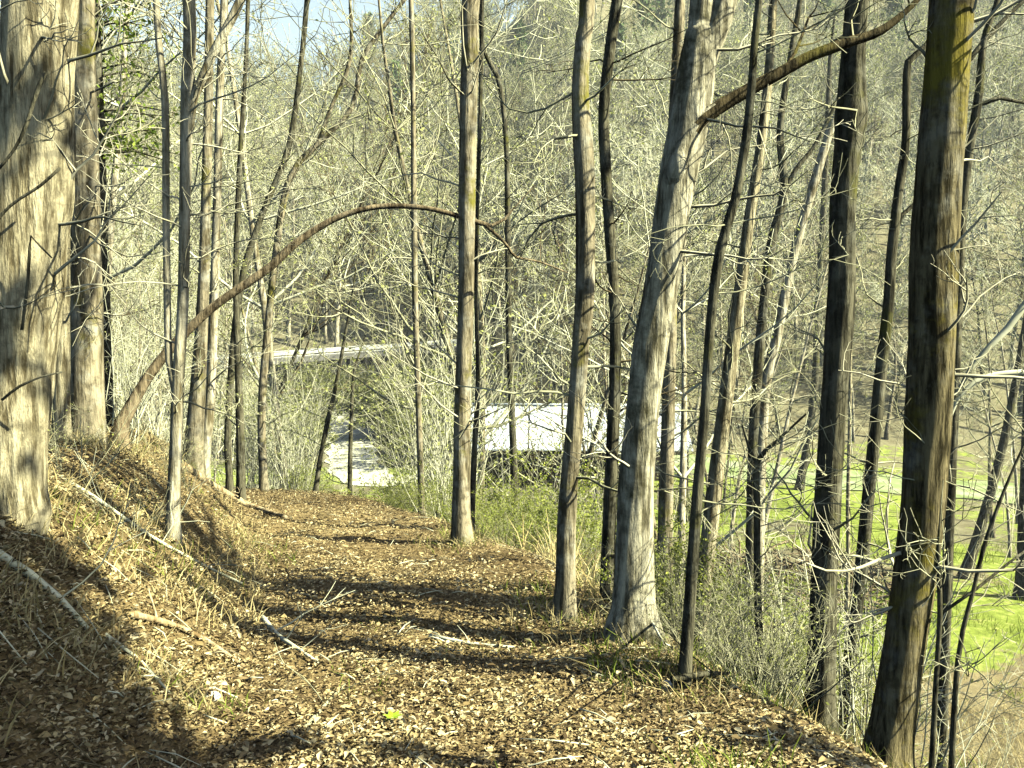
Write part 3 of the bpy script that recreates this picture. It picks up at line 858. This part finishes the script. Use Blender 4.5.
def stock_evergreen(name, H, r, leafm, n, size, width, clump=9, base=0.2):
    root = empty(name, (0, 0, 0))
    mb = MB(); mb.tube([(0, 0, -0.4), (0.05, 0, H * 0.5), (0, 0.05, H)], [r * 1.2, r * 0.6, 0.02], 7); 
    lf = MB()
    for k in range(n):
        f = base + (1 - base) * rng.random()
        an = rng.uniform(0, 6.28); R = width * (1.05 - f) ** 0.8 * rng.uniform(0.45, 1.05)
        p0 = Vector((0, 0, f * H)); p1 = p0 + Vector((math.cos(an) * R, math.sin(an) * R, R * rng.uniform(-0.15, 0.45)))
        mb.tube([p0, p0.lerp(p1, 0.5) + Vector((0, 0, 0.1)), p1], [r * 0.25 * (1.1 - f), r * 0.12, 0.006], 4, cap=False)
        for c in range(clump):
            g = rng.uniform(0.3, 1.05)
            q = p0.lerp(p1, g) + rvec() * (0.10 * width * (0.5 + g) * 0.8)
            lf.leaf(q, size * rng.uniform(0.6, 1.4), 0, up=0.2, asp=0.5)
    mb.build('trunk', M['bark_dark'], root)
    lf.build('crown', leafm, root, False)
    return root

used = set()
def place(proto, loc, label, cat, group=None, rz=None, sc=1.0, tilt=(0, 0)):
    rz = rng.uniform(0, 6.28) if rz is None else rz
    if proto.name not in used:
        used.add(proto.name)
        proto.location = loc; proto.rotation_euler = (tilt[0], tilt[1], rz); proto.scale = (sc, sc, sc)
        return tag(proto, label, cat, group)
    o = dup(proto, loc, rz, sc, label, group, tilt)
    o['category'] = cat
    if not group and 'group' in o: del o['group']
    return o

def on(x, y, dz=0.0):
    return Vector((x, y, gz(x, y) + dz))

hill = [stock_tree('bare_tree', rng.uniform(14, 19), rng.uniform(0.20, 0.32), M[b], M[t], 22, 2, 2, 0.15, (3, 6), 0.027, base=0.42)
        for b, t in (('bark_pale', 'twig_pale'), ('bark_grey', 'twig_mid'), ('bark_pale', 'twig_mid'), ('bark_grey', 'twig_pale'), ('bark_dark', 'twig_dark'), ('bark_pale', 'twig_pale'))]
mid = [stock_tree('bare_tree', rng.uniform(11, 16), rng.uniform(0.07, 0.13), M[b], M[t], 24, 2, 3, 0.06, (3, 5), 0.010)
       for b, t in (('bark_pale', 'twig_pale'), ('bark_grey', 'twig_mid'), ('bark_tan', 'twig_pale'), ('bark_dark', 'twig_dark'), ('bark_pale', 'twig_mid'))]
pine = [stock_evergreen('pine_tree', 17, 0.22, M['needle'], 90, 0.75, 3.6, 10, 0.35) for _ in range(2)]

# mid-distance trees on the slope and the valley floor
rng.seed(5)
def blocked(px, py_top_d):
    return False
n_mid = 0
tries = 0
MIDPOS = []
while n_mid < 66 and tries < 6000:
    tries += 1
    px = rng.uniform(-60, 1090); d = 15 + 50 * rng.random() ** 1.3
    x = (px - 512) / F_PX * d
    t = x - float(path_x(d))
    if d < 30 and abs(t) < 2.2: continue
    z = gz(x, d)
    if z > 4: continue
    if 300 < px < 400 and d < 62 and rng.random() < 0.85: continue      # keep the view of the lane
    if 225 < px < 455 and d > 22 and rng.random() < 0.9: continue
    if 440 < px < 690 and d > 40: continue
    if 440 < px < 700 and d > 22 and rng.random() < 0.8: continue                              # the shed stands here
    if px > 700 and d < 32 and rng.random() < 0.95: continue
    if px > 720 and d >= 32 and rng.random() < 0.84: continue      # open grass
    if any((x - a) ** 2 + (d - b) ** 2 < 1.6 for a, b in MIDPOS): continue
    MIDPOS.append((x, d))
    far = d > 34
    side = 'left' if px < 400 else 'middle' if px < 720 else 'right'
    lab = {'left': 'slender bare tree in the thin woods beyond the bank and trail bend', 'middle': 'slender bare tree between the trail and the shed',
           'right': 'slender bare tree rising from the grassy valley floor'}[side]
    place(mid[rng.randrange(5)], on(x, d), lab, 'tree', {'left': 'slender trees past the trail bend', 'middle': 'slender trees between trail and shed', 'right': 'slender trees on the valley floor'}[side],
          sc=rng.uniform(0.75, 1.2), tilt=(rng.gauss(0, 0.05), rng.gauss(0, 0.05)))
    n_mid += 1

# trees of the far hillside, each its own
rng.seed(21)
k = 0; tries = 0
HP = []
while k < 270 and tries < 9000:
    tries += 1
    px = rng.uniform(-70, 1095) if k > 26 else rng.uniform(230, 470); d = 64 + 90 * rng.random() ** 1.25 if k > 26 else rng.uniform(103, 135)
    x = (px - 512) / F_PX * d
    z = gz(x, d)
    if z < -7.0 and d < 80 and rng.random() < 0.8: continue
    if 225 < px < 460 and d < 103: continue                             # bridge and the lane under it
    if any((x - a) ** 2 + (d - b) ** 2 < 5.0 for a, b in HP): continue
    HP.append((x, d))
    q = rng.randrange(6)
    lab = 'bare grey hardwood on the leafy hillside across the valley' if q in (1, 3, 4) else 'pale barked bare hardwood on the hillside across the valley'
    place(hill[q], on(x, d), lab, 'tree', 'grey hillside hardwoods' if q in (1, 3, 4) else 'pale hillside hardwoods', sc=rng.uniform(0.7, 1.15), tilt=(rng.gauss(0, 0.04), rng.gauss(0, 0.04)))
    k += 1
for px, py, d in ((432, 70, 190), (415, 95, 180), (452, 45, 200), (468, 100, 185), (640, 70, 170), (655, 40, 185), (618, 95, 165), (560, 80, 190), (695, 60, 180), (520, 120, 170), (398, 120, 175), (745, 60, 185), (820, 40, 190), (885, 70, 175), (985, 60, 180), (345, 75, 210), (372, 60, 215), (130, 110, 190), (150, 80, 200), (480, 60, 205), (590, 40, 200)):
    x = (px - 512) / F_PX * d
    place(pine[rng.randrange(2)], on(x, d), 'dark green pine near the top of the far hillside', 'pine', 'hilltop pines', sc=rng.uniform(0.8, 1.25))

rng.seed(22)
# the rest of the woods on the ridge: one mass nobody could count
def woods():
    V, Fc, Mi, off = [], [], [], 0
    src = []
    for _ in range(3):
        r = stock_tree('woods_sample', rng.uniform(12, 17), 0.2, M['bark_pale'], M['twig_pale'], 22, 1, 3, 0.26, (6, 9), 0.04)
        vs, fs, ms = [], [], []
        for ch in list(r.children):
            o = sum(len(a) for a in vs)
            a = np.zeros(len(ch.data.vertices) * 3); ch.data.vertices.foreach_get('co', a); vs.append(a.reshape(-1, 3))
            for p in ch.data.polygons:
                if len(p.vertices) == 4:
                    fs.append([o + i for i in p.vertices]); ms.append(0 if ch.name.startswith('trunk') else 1 + p.material_index)
            bpy.data.objects.remove(ch)
        bpy.data.objects.remove(r)
        src.append((np.vstack(vs), np.array(fs), np.array(ms)))
    n = 0
    while n < 1000:
        px = rng.uniform(-90, 1115) if n % 9 else rng.uniform(60, 500); d = 106 + 185 * rng.random() if n % 9 else rng.uniform(185, 270)
        x = (px - 512) / F_PX * d
        vs, fs, ms = src[rng.randrange(3)]
        a, s = rng.uniform(0, 6.28), rng.uniform(0.75, 1.2)
        R = np.array([[math.cos(a), -math.sin(a), 0], [math.sin(a), math.cos(a), 0], [0, 0, 1]]) * s
        V.append(vs @ R.T + np.array([x, d, gz(x, d)])); Fc.append(fs + off); Mi.append(ms); off += len(vs); n += 1
    V, Fc, Mi = np.vstack(V), np.vstack(Fc), np.concatenate(Mi)
    me = bpy.data.meshes.new('woods')
    me.vertices.add(len(V)); me.loops.add(Fc.size); me.polygons.add(len(Fc))
    me.vertices.foreach_set('co', V.reshape(-1).astype(np.float32))
    me.loops.foreach_set('vertex_index', Fc.reshape(-1).astype(np.int32))
    me.polygons.foreach_set('loop_start', np.arange(0, Fc.size, 4, dtype=np.int32))
    for m in (M['bark_pale'], M['twig_mid'], BUDS): me.materials.append(m)
    me.polygons.foreach_set('material_index', Mi.astype(np.int32))
    me.update(calc_edges=True)
    o = bpy.data.objects.new('woods', me); COL.objects.link(o)
    tag(o, 'mass of bare woods covering the upper hillside and ridge', 'woods', kind='stuff')
woods()

# evergreen behind the second left trunk
ev = stock_evergreen('evergreen_tree', 9.5, 0.10, M['evergreen'], 170, 0.075, 1.5, 34, 0.38)
p = at(106, 440, 11.5)
place(ev, on(p.x, p.y), 'leafy green evergreen behind the straight trunk near the left edge', 'tree')

# unseen cedar, holly and stout tree, added right of the frame to cast shade
cedar = stock_evergreen('shade_cedar', 16, 0.18, M['needle'], 560, 0.34, 2.7, 40, 0.455)
place(cedar, on(4.6, 0.62), 'unseen dense cedar added right of the frame to shade the near left bank', 'tree')
holly = stock_evergreen('shade_holly', 3.4, 0.05, M['needle'], 110, 0.10, 1.0, 26, 0.1)
place(holly, on(3.5, 3.15), 'unseen dense holly bush added right of the frame to shade the near trail', 'bush')
shade_oak = stock_tree('bare_tree', 17, 0.36, M['bark_grey'], M['twig_mid'], 8, 2, 0, 0.05, (2, 4), 0.010, lean=0.0, base=0.62, wander=0.0)  # out of view, kept straight so its shadow band crosses the trail
place(shade_oak, on(6.0, 4.92), 'unseen stout grey trunked tree added right of the frame to shade the trail', 'tree', rz=0)

# ------------------------------------------------------------------ bushes and thickets
rng.seed(23)
whip = [stock_bush('bare_shrub', 2.0, 9, M['twig_pale'], M['bud'], 2, 1, 0.03, 0.55, 0.010, (2, 4), 'leaves') for _ in range(3)]
budding = [stock_bush('budding_shrub', 2.4, 22, M['twig_mid'], M['leaf_green'], 2, 8, 0.055, 0.5, 0.009, (2, 4)) for _ in range(3)]
cane = [stock_bush('cane_clump', 3.6, 16, M['twig_pale'], M['bud'], 1, 6, 0.055, 0.22, 0.012, (3, 5), 'leaves') for _ in range(3)]
olive = [stock_bush('olive_bush', 3.2, 34, M['twig_mid'], M['olive'], 2, 9, 0.14, 0.9, 0.02, (3, 5)) for _ in range(2)]
brush = [stock_bush('bare_shrub', 0.9, 16, M['twig_mid'], M['bud'], 2, 1, 0.02, 0.8, 0.005, (2, 4), 'leaves') for _ in range(3)]

def bushes(n, protos, pxr, dr, label, cat, group, sc=(0.8, 1.2), skip=None, ytop=None):
    k = 0; t = 0
    while k < n and t < n * 60:
        t += 1
        px, d = rng.uniform(*pxr), rng.uniform(*dr)
        x = (px - 512) / F_PX * d
        if abs(x - float(path_x(d))) < HALF + 0.1 and d < 24: continue
        if skip and skip(px, d): continue
        if 300 < px < 385 and 12 < d < 62 and rng.random() < 0.75: continue
        pr = rng.choice(protos); q = rng.uniform(*sc)
        if ytop:
            zt = CAM.z + ray(px, ytop + rng.uniform(-10, 30)).z * d - gz(x, d)     # grows no taller than the sight line over it
            q = min(q, max(zt, 0.25) / HT[pr.name])
        place(pr, on(x, d), label, cat, group, sc=q); k += 1

bushes(26, cane, (235, 345), (15, 30), 'tall yellowish cane clump massed where the trail bends out of sight', 'canes', 'canes at the trail bend', (0.8, 1.25), lambda px, d: px > 318 and d < 27 )
bushes(10, budding, (285, 335), (16, 22), 'low green leafing shrub at the far end of the trail', 'shrub', 'green shrubs at the trail end', (0.5, 0.75), ytop=455)
bushes(22, budding, (395, 465), (10, 24), 'green leafing shrub left of the tall grey trunk beside the trail', 'shrub', 'green shrubs beside the trail', (0.6, 0.95), ytop=470)
bushes(20, budding, (386, 470), (11, 18), 'green leafing shrub crowding the right side of the trail end', 'shrub', 'green shrubs at the right of the trail end', (0.4, 0.8), ytop=474)
bushes(34, budding, (470, 620), (9.5, 26), 'green leafing shrub on the slope below the trail edge before the shed', 'shrub', 'green shrubs before the shed', (0.5, 0.85), ytop=462)
bushes(6, cane, (525, 565), (17, 26), 'thin upright stem cluster in front of the shed roof', 'saplings', 'stem clusters before the shed', (0.9, 1.3))
bushes(7, cane, (420, 450), (13, 18), 'fan of pale thin stems beside the tall grey trunk', 'canes', 'pale stem fans', (0.8, 1.2))
bushes(20, brush, (600, 790), (5.0, 8.5), 'low brown brushy shrub around the feet of the curving dark stem', 'shrub', 'brushy shrubs at the trail edge', (0.7, 1.2))
bushes(46, budding, (640, 850), (6.0, 15), 'low green leafing weed bush on the slope below the curving dark stem', 'bush', 'green weed bushes on the middle slope', (0.25, 0.42))
bushes(12, budding, (850, 1040), (6, 13), 'low green leafing weed bush around the mossy right trunk', 'bush', 'green weed bushes at the right', (0.2, 0.4))
bushes(9, whip, (690, 830), (7, 14), 'bare twiggy shrub on the slope between the curving dark stem and the knobbed trunk', 'shrub', 'twiggy shrubs on the middle slope', (0.5, 0.9))
bushes(12, whip, (820, 1040), (5, 15), 'bare pale twigged shrub around the mossy right trunk', 'shrub', 'pale shrubs at the right', (0.5, 0.95))
bushes(8, brush, (-20, 190), (4.5, 9.5), 'low bare brush on the left bank', 'shrub', 'brush on the bank', (0.5, 0.9))
bushes(10, whip, (60, 260), (9, 16), 'bare pale twigged shrub behind the forked pale tree', 'shrub', 'pale shrubs behind the bank', (0.6, 1.0))
bushes(5, olive, (392, 450), (62, 72), 'rounded olive green bush below the bridge', 'bush', 'olive bushes below the bridge', (1.1, 1.6))
bushes(9, olive, (312, 440), (86, 96), 'dark olive bush crowding the lane under the bridge', 'bush', 'olive bushes under the bridge', (1.1, 1.6))
bushes(7, olive, (356, 440), (74, 84), 'rounded olive green bush below the bridge', 'bush', 'olive bushes below the bridge', (1.2, 1.9))
bushes(8, olive, (240, 320), (60, 80), 'olive bush left of the sunlit lane', 'bush', 'olive bushes left of the lane', (0.9, 1.4))
bushes(12, olive, (480, 720), (44, 47), 'weedy green bush in front of the shed', 'bush', 'weedy bushes before the shed', (0.3, 0.5), ytop=470)

# ------------------------------------------------------------------ litter: leaves, straw, blades
def leaf_layer(n, sampler, smin, smax, name, m, label, flatness=0.35):
    x, y = sampler(n); n = len(x)
    z = ground(x, y) + 0.012 + nrs.rand(n) * 0.035
    s = nrs.uniform(smin, smax, n) * np.where(nrs.rand(n) < 0.14, 1.9, 1.0)
    a = nrs.uniform(0, 6.283, n)
    nrm = np.stack([nrs.normal(0, flatness, n), nrs.normal(0, flatness, n), np.ones(n)], -1)
    nrm /= np.linalg.norm(nrm, axis=1)[:, None]
    u = np.stack([np.cos(a), np.sin(a), np.zeros(n)], -1)
    u -= nrm * (u * nrm).sum(1)[:, None]; u /= np.linalg.norm(u, axis=1)[:, None]
    w = np.cross(nrm, u)
    c = np.stack([x, y, z], -1)
    asp = nrs.uniform(0.35, 0.7, n)[:, None]
    hl, hw = u * s[:, None] * 0.5, w * s[:, None] * 0.5 * asp
    curl = nrm * (s * nrs.uniform(-0.1, 0.35, n))[:, None]
    # two quads folded along the midrib: tip, side, tail, rib
    b, tp = c - hl, c + hl
    q1 = np.stack([b, c + hw * 0.9 - hl * 0.2 + curl, c + hw * 0.55 + hl * 0.5 + curl * 0.8, tp], 1)
    q2 = np.stack([b, tp, c - hw * 0.55 + hl * 0.5 + curl * 0.8, c - hw * 0.9 - hl * 0.2 + curl], 1)
    V = np.stack([q1, q2], 1).reshape(-1, 3)
    me = bpy.data.meshes.new(name)
    idx = np.arange(n)[:, None] * 8
    loc = np.array([[0, 1, 2, 3], [0, 3, 6, 7]])            # share tip and tail so that each leaf is one island
    Fc = (idx[:, :, None] + loc[None]).reshape(-1, 4)
    keep = np.ones(n * 8, bool); keep[4::8] = False; keep[5::8] = False
    remap = np.cumsum(keep) - 1
    V = V[keep]; Fc = remap[Fc]
    me.vertices.add(len(V)); me.loops.add(Fc.size); me.polygons.add(len(Fc))
    me.vertices.foreach_set('co', V.reshape(-1).astype(np.float32))
    me.loops.foreach_set('vertex_index', Fc.reshape(-1).astype(np.int32))
    me.polygons.foreach_set('loop_start', np.arange(0, Fc.size, 4, dtype=np.int32))
    me.materials.append(m); me.update(calc_edges=True)
    o = bpy.data.objects.new(name, me); COL.objects.link(o)
    return tag(o, label, 'leaves', kind='stuff')

def near_field(n):
    px = nrs.uniform(-60, 1090, n); d = 1.6 + 16 * nrs.rand(n) ** 1.5
    return (px - 512) / F_PX * d, d
def drifts(sign, thr):
    def f(n):
        x, y = near_field(n)
        q = vnoise(x * 1.6 + 31, y * 1.6) + 0.6 * vnoise(x * 4.1, y * 4.1 + 17)
        k = (sign * q > thr) | (nrs.rand(n) < 0.25)
        return x[k], y[k]
    return f
leaf_layer(260000, drifts(1, -0.12), 0.011, 0.034, 'fallen_leaves', M['dead_leaf'], 'dry tan fallen leaves drifted over trail and bank')
leaf_layer(200000, drifts(-1, -0.10), 0.010, 0.032, 'old_leaves', M['old_leaf'], 'darker rotting leaves lying between the tan ones', 0.22)

def blades(n, sampler, hmin, hmax, name, m, label, lean=0.5, wid=0.006):
    x, y = sampler(n); n = len(x)
    z = ground(x, y) - 0.01
    h = nrs.uniform(hmin, hmax, n); a = nrs.uniform(0, 6.283, n)
    w = np.stack([np.cos(a), np.sin(a), np.zeros(n)], -1) * wid
    ln = nrs.normal(0, lean, (n, 2)) * h[:, None]
    c = np.stack([x, y, z], -1)
    t1 = c + np.stack([ln[:, 0] * 0.4, ln[:, 1] * 0.4, h * 0.6], -1)
    t2 = c + np.stack([ln[:, 0], ln[:, 1], h], -1)
    V = np.stack([c - w, c + w, t1 + w * 0.8, t1 - w * 0.8, t1 - w * 0.8, t1 + w * 0.8, t2 + w * 0.2, t2 - w * 0.2], 1)
    V = V[:, [0, 1, 2, 3, 6, 7]]
    Fc = (np.arange(n)[:, None, None] * 6 + np.array([[0, 1, 2, 3], [3, 2, 4, 5]])[None]).reshape(-1, 4)
    me = bpy.data.meshes.new(name)
    V = V.reshape(-1, 3)
    me.vertices.add(len(V)); me.loops.add(Fc.size); me.polygons.add(len(Fc))
    me.vertices.foreach_set('co', V.reshape(-1).astype(np.float32))
    me.loops.foreach_set('vertex_index', Fc.reshape(-1).astype(np.int32))
    me.polygons.foreach_set('loop_start', np.arange(0, Fc.size, 4, dtype=np.int32))
    me.materials.append(m); me.update(calc_edges=True)
    o = bpy.data.objects.new(name, me); COL.objects.link(o)
    return tag(o, label, 'grass', kind='stuff')

def patchy(px0, px1, d0, d1, thr, tmin=None, tmax=None, sc=1.2, seed=0):
    def f(n):
        px = nrs.uniform(px0, px1, n); d = nrs.uniform(d0, d1, n)
        x = (px - 512) / F_PX * d
        t = x - path_x(d)
        k = vnoise(x * sc + seed, d * sc) > thr
        if tmin is not None: k &= t > tmin
        if tmax is not None: k &= t < tmax
        return x[k], d[k]
    return f
blades(14000, patchy(-60, 400, 2.5, 11, 0.0, tmax=-HALF - 0.1, sc=2.5), 0.03, 0.18, 'dry_grass', M['straw'], 'dry straw coloured grass on the left bank', 0.8, 0.004)
blades(5000, patchy(-60, 330, 3, 10, 0.14, tmax=-HALF + 0.2, seed=9), 0.03, 0.12, 'bank_grass', M['blade'], 'small green grass tufts on the left bank', 0.6, 0.004)
blades(9000, patchy(380, 800, 3.2, 10, 0.05, tmin=0.75, tmax=1.9, seed=4), 0.04, 0.16, 'verge_grass', M['blade'], 'green grass and moss along the right edge of the trail', 0.6, 0.004)
blades(1800, patchy(330, 640, 3.3, 6, 0.16, tmin=-0.9, tmax=1.0, sc=2.2, seed=44), 0.02, 0.09, 'trail_moss', M['blade'], 'sparse green moss and seedlings on the trail', 0.7, 0.003)
blades(22000, patchy(380, 1060, 6, 22, -0.05, tmin=1.5, seed=14, sc=0.7), 0.12, 0.5, 'slope_grass', M['straw'], 'dry tangled weeds over the right slope', 0.8, 0.006)
blades(26000, patchy(420, 1060, 10, 40, -0.02, tmin=1.6, seed=24, sc=0.4), 0.12, 0.42, 'meadow_grass', M['blade'], 'fresh green grass over the slope and valley floor', 0.6, 0.010)

FEET = [o.location.copy() for o in COL.objects if o.type == 'EMPTY' and o.get('category') in ('tree', 'sapling') and not o.get('group') and o.location.y < 11]
def feet(n):
    k = nrs.randint(0, len(FEET), n); a = nrs.uniform(0, 6.283, n); q = 0.12 + 0.45 * nrs.rand(n) ** 1.6
    c = np.array([[f.x, f.y] for f in FEET])[k]
    return c[:, 0] + np.cos(a) * q, c[:, 1] + np.sin(a) * q
blades(5200, feet, 0.03, 0.20, 'foot_grass', M['straw'], 'dry weeds around the feet of the near trees', 0.7, 0.0025)
blades(2600, feet, 0.03, 0.14, 'foot_moss', M['blade'], 'green weeds around the feet of the near trees', 0.7, 0.003)

# ------------------------------------------------------------------ things lying about
def fallen(label, pts, m, w, name='fallen_branch', cat='branch', forks=(), lift=0.03):
    rows = []
    for px, py in pts:
        h = hit(px, py); rows.append((h.x, h.y, gz(h.x, h.y) + lift, 0.5 * w / F_PX * h.y))
    rows = [(x, y, z, r * (1 - 0.55 * i / (len(rows) - 1))) for i, (x, y, z, r) in enumerate(rows)]
    root = empty(name, rows[0][:3], label, cat)
    o = root.location
    S = spline([(x - o.x, y - o.y, z - o.z, r) for x, y, z, r in rows], 0.12)
    mb = MB(); mb.tube([Vector(q[:3]) for q in S], [q[3] for q in S], 8, lump=0.06)
    for i in range(2, len(S) - 1, max(2, len(S) // 4)):
        grow(mb, Vector(S[i][:3]), Vector((rng.uniform(-1, 1), rng.uniform(-1, 1), rng.uniform(0.1, 0.7))), rng.uniform(0.2, 0.6), S[i][3] * 0.45, 1, 0.0, 0.25, (1, 3), rmin=0.003)
    me = mb.mesh(name, m)
    ob = bpy.data.objects.new(name, me); COL.objects.link(ob)
    ob.location = o; tag(ob, label, cat)
    bpy.data.objects.remove(root)
    return ob
fallen('whitish fallen branch at the left edge lying down the shaded bank', [(-10, 558), (30, 582), (60, 605), (88, 635)], M['twig_pale'], 11)
fallen('long pale stick lying down the sunny bank from the foot of the thick trunk', [(30, 466), (90, 500), (150, 540), (205, 570), (242, 588)], M['twig_pale'], 5)
fallen('broken pale stick lying across the middle of the bank', [(130, 620), (170, 630), (205, 645), (245, 672)], M['log'], 8)
fallen('thin stick lying at the foot of the bank near the shade edge', [(105, 642), (140, 668), (170, 700)], M['twig_pale'], 5)
fallen('forked grey stick on the trail edge below the shade band', [(262, 622), (278, 640), (300, 655), (318, 668)], M['twig_pale'], 6)
fallen('pale log lying along the ridge right of the forked pale tree', [(183, 470), (215, 490), (250, 508), (286, 520)], M['log'], 11, 'fallen_log', 'log')
fallen('dark short stick jutting from the right edge of the trail', [(672, 698), (700, 692), (728, 690)], M['bark_dark'], 8, lift=0.10)
fallen('bent pale vine stick leaning at the foot of the big leaning tree', [(646, 610), (652, 640), (672, 668)], M['twig_pale'], 4, lift=0.12)
fallen('pale stick lying across the shaded trail', [(430, 640), (470, 648), (520, 652)], M['twig_pale'], 5)
fallen('thin pale stick lying in the sun at the near left of the trail', [(305, 735), (325, 712), (345, 690)], M['twig_mid'], 5)

def sticks():
    mb = MB()
    for _ in range(700):
        px, d = rng.uniform(-40, 900), 2.6 + 9 * rng.random() ** 1.5
        x = (px - 512) / F_PX * d
        if x - float(path_x(d)) > HALF + 0.6: continue
        p = on(x, d, 0.03); a = rng.uniform(0, 6.28); L = rng.uniform(0.05, 0.32)
        q = on(x + math.cos(a) * L, d + math.sin(a) * L, rng.uniform(0.02, 0.07))
        m = (p + q) / 2 + Vector((rng.gauss(0, .01), rng.gauss(0, .01), 0.01))
        r = rng.uniform(0.0015, 0.005)
        mb.tube([p, m, q], [r, r * 0.9, r * 0.5], 5, 0 if rng.random() < 0.6 else 1)
    o = mb.build('twig_litter', [M['twig_pale'], M['twig_dark']])
    tag(o, 'broken twigs scattered over the leaf litter of trail and bank', 'twigs', kind='stuff')
sticks()

def stone(px, py, size, label, m, cat='stone', name='stone'):
    h = hit(px, py)
    mb = MB()
    n1, n2 = 7, 9
    for i in range(n1):
        th = math.pi * i / (n1 - 1)
        for j in range(n2):
            r = size * (1 + rng.uniform(-0.18, 0.18)) * (0.001 + math.sin(th)) 
            mb.v.append((r * math.cos(6.283 * j / n2) * 1.2, r * math.sin(6.283 * j / n2), size * 0.7 * math.cos(th)))
    for i in range(n1 - 1):
        for j in range(n2):
            mb.f.append((i * n2 + j, (i + 1) * n2 + j, (i + 1) * n2 + (j + 1) % n2, i * n2 + (j + 1) % n2)); mb.m.append(0)
    o = mb.build(name, m); o.location = (h.x, h.y, gz(h.x, h.y) + size * 0.35); o.rotation_euler.z = rng.uniform(0, 6)
    return tag(o, label, cat)
stone(668, 690, 0.045, 'small bright white stone at the foot of the curving dark stem', M['fungus'])
stone(734, 686, 0.035, 'small pale stone past the dark stick at the trail edge', M['rock'])
stone(212, 700, 0.04, 'pale stone on the bank by the shade edge', M['rock'])

def sprout():
    h = hit(393, 727)
    root = empty('green_sprout', (h.x, h.y, gz(h.x, h.y)), 'tiny bright green sprout on the shaded trail', 'plant')
    s = MB(); s.tube([(0, 0, -0.02), (0, 0, 0.05)], [0.003, 0.002], 5); s.build('stem', M['sprout'], root)
    for k in range(6):
        a = k * 1.05; s = MB()
        d = Vector((math.cos(a), math.sin(a), 0.35)); w = Vector((-math.sin(a), math.cos(a), 0)) * 0.014
        p = Vector((0, 0, 0.045))
        s.v = [tuple(v) for v in (p, p + d * 0.025 + w, p + d * 0.05, p + d * 0.025 - w)]; s.f = [(0, 1, 2, 3)]; s.m = [0]
        s.build('leaf', M['sprout'], root, False)
sprout()

# heap of dead brush on the slope right of the curving dark stem
def brush_heap():
    c = hit(782, 592); z = gz(c.x, c.y)
    mb = MB()
    for k in range(260):
        a, q = rng.uniform(0, 6.28), rng.random() ** 0.5
        p = Vector((math.cos(a) * q * 2.2, math.sin(a) * q * 1.4, rng.random() * 1.1 * (1 - q) + 0.05))
        d = Vector((rng.gauss(0, 1), rng.gauss(0, 1), rng.gauss(0, 0.35))).normalized()
        grow(mb, p, d, rng.uniform(0.5, 1.6), rng.uniform(0.008, 0.03), 1, -0.03, 0.2, (1, 3), rmin=0.005)
    o = mb.build('brush_pile', M['bark_red']); o.location = (c.x, c.y, z); o.scale = (c.y / 15,) * 3
    tag(o, 'heap of brown dead brush on the slope left of the knobbed trunk', 'brush pile')
brush_heap()

# ------------------------------------------------------------------ spring haze in the valley air
def haze():
    zlo = float(Z.min()) - 1.0; zhi = float(Z.max()) + 26.0
    mb = MB(); mb.box(-440, 440, -75, 640, zlo, zhi)
    m = bpy.data.materials.new('haze_air'); m.use_nodes = True
    n = m.node_tree.nodes; n.clear()
    out = n.new('ShaderNodeOutputMaterial'); v = n.new('ShaderNodeVolumePrincipled')
    v.inputs['Color'].default_value = (0.86, 0.93, 0.95, 1)
    v.inputs['Density'].default_value = HAZE
    v.inputs['Anisotropy'].default_value = 0.0
    m.node_tree.links.new(v.outputs[0], out.inputs['Volume'])
    o = mb.build('haze', m, None, False)
    tag(o, 'thin pale haze over the valley', 'haze', kind='stuff')
HAZE = 0.0004
haze()
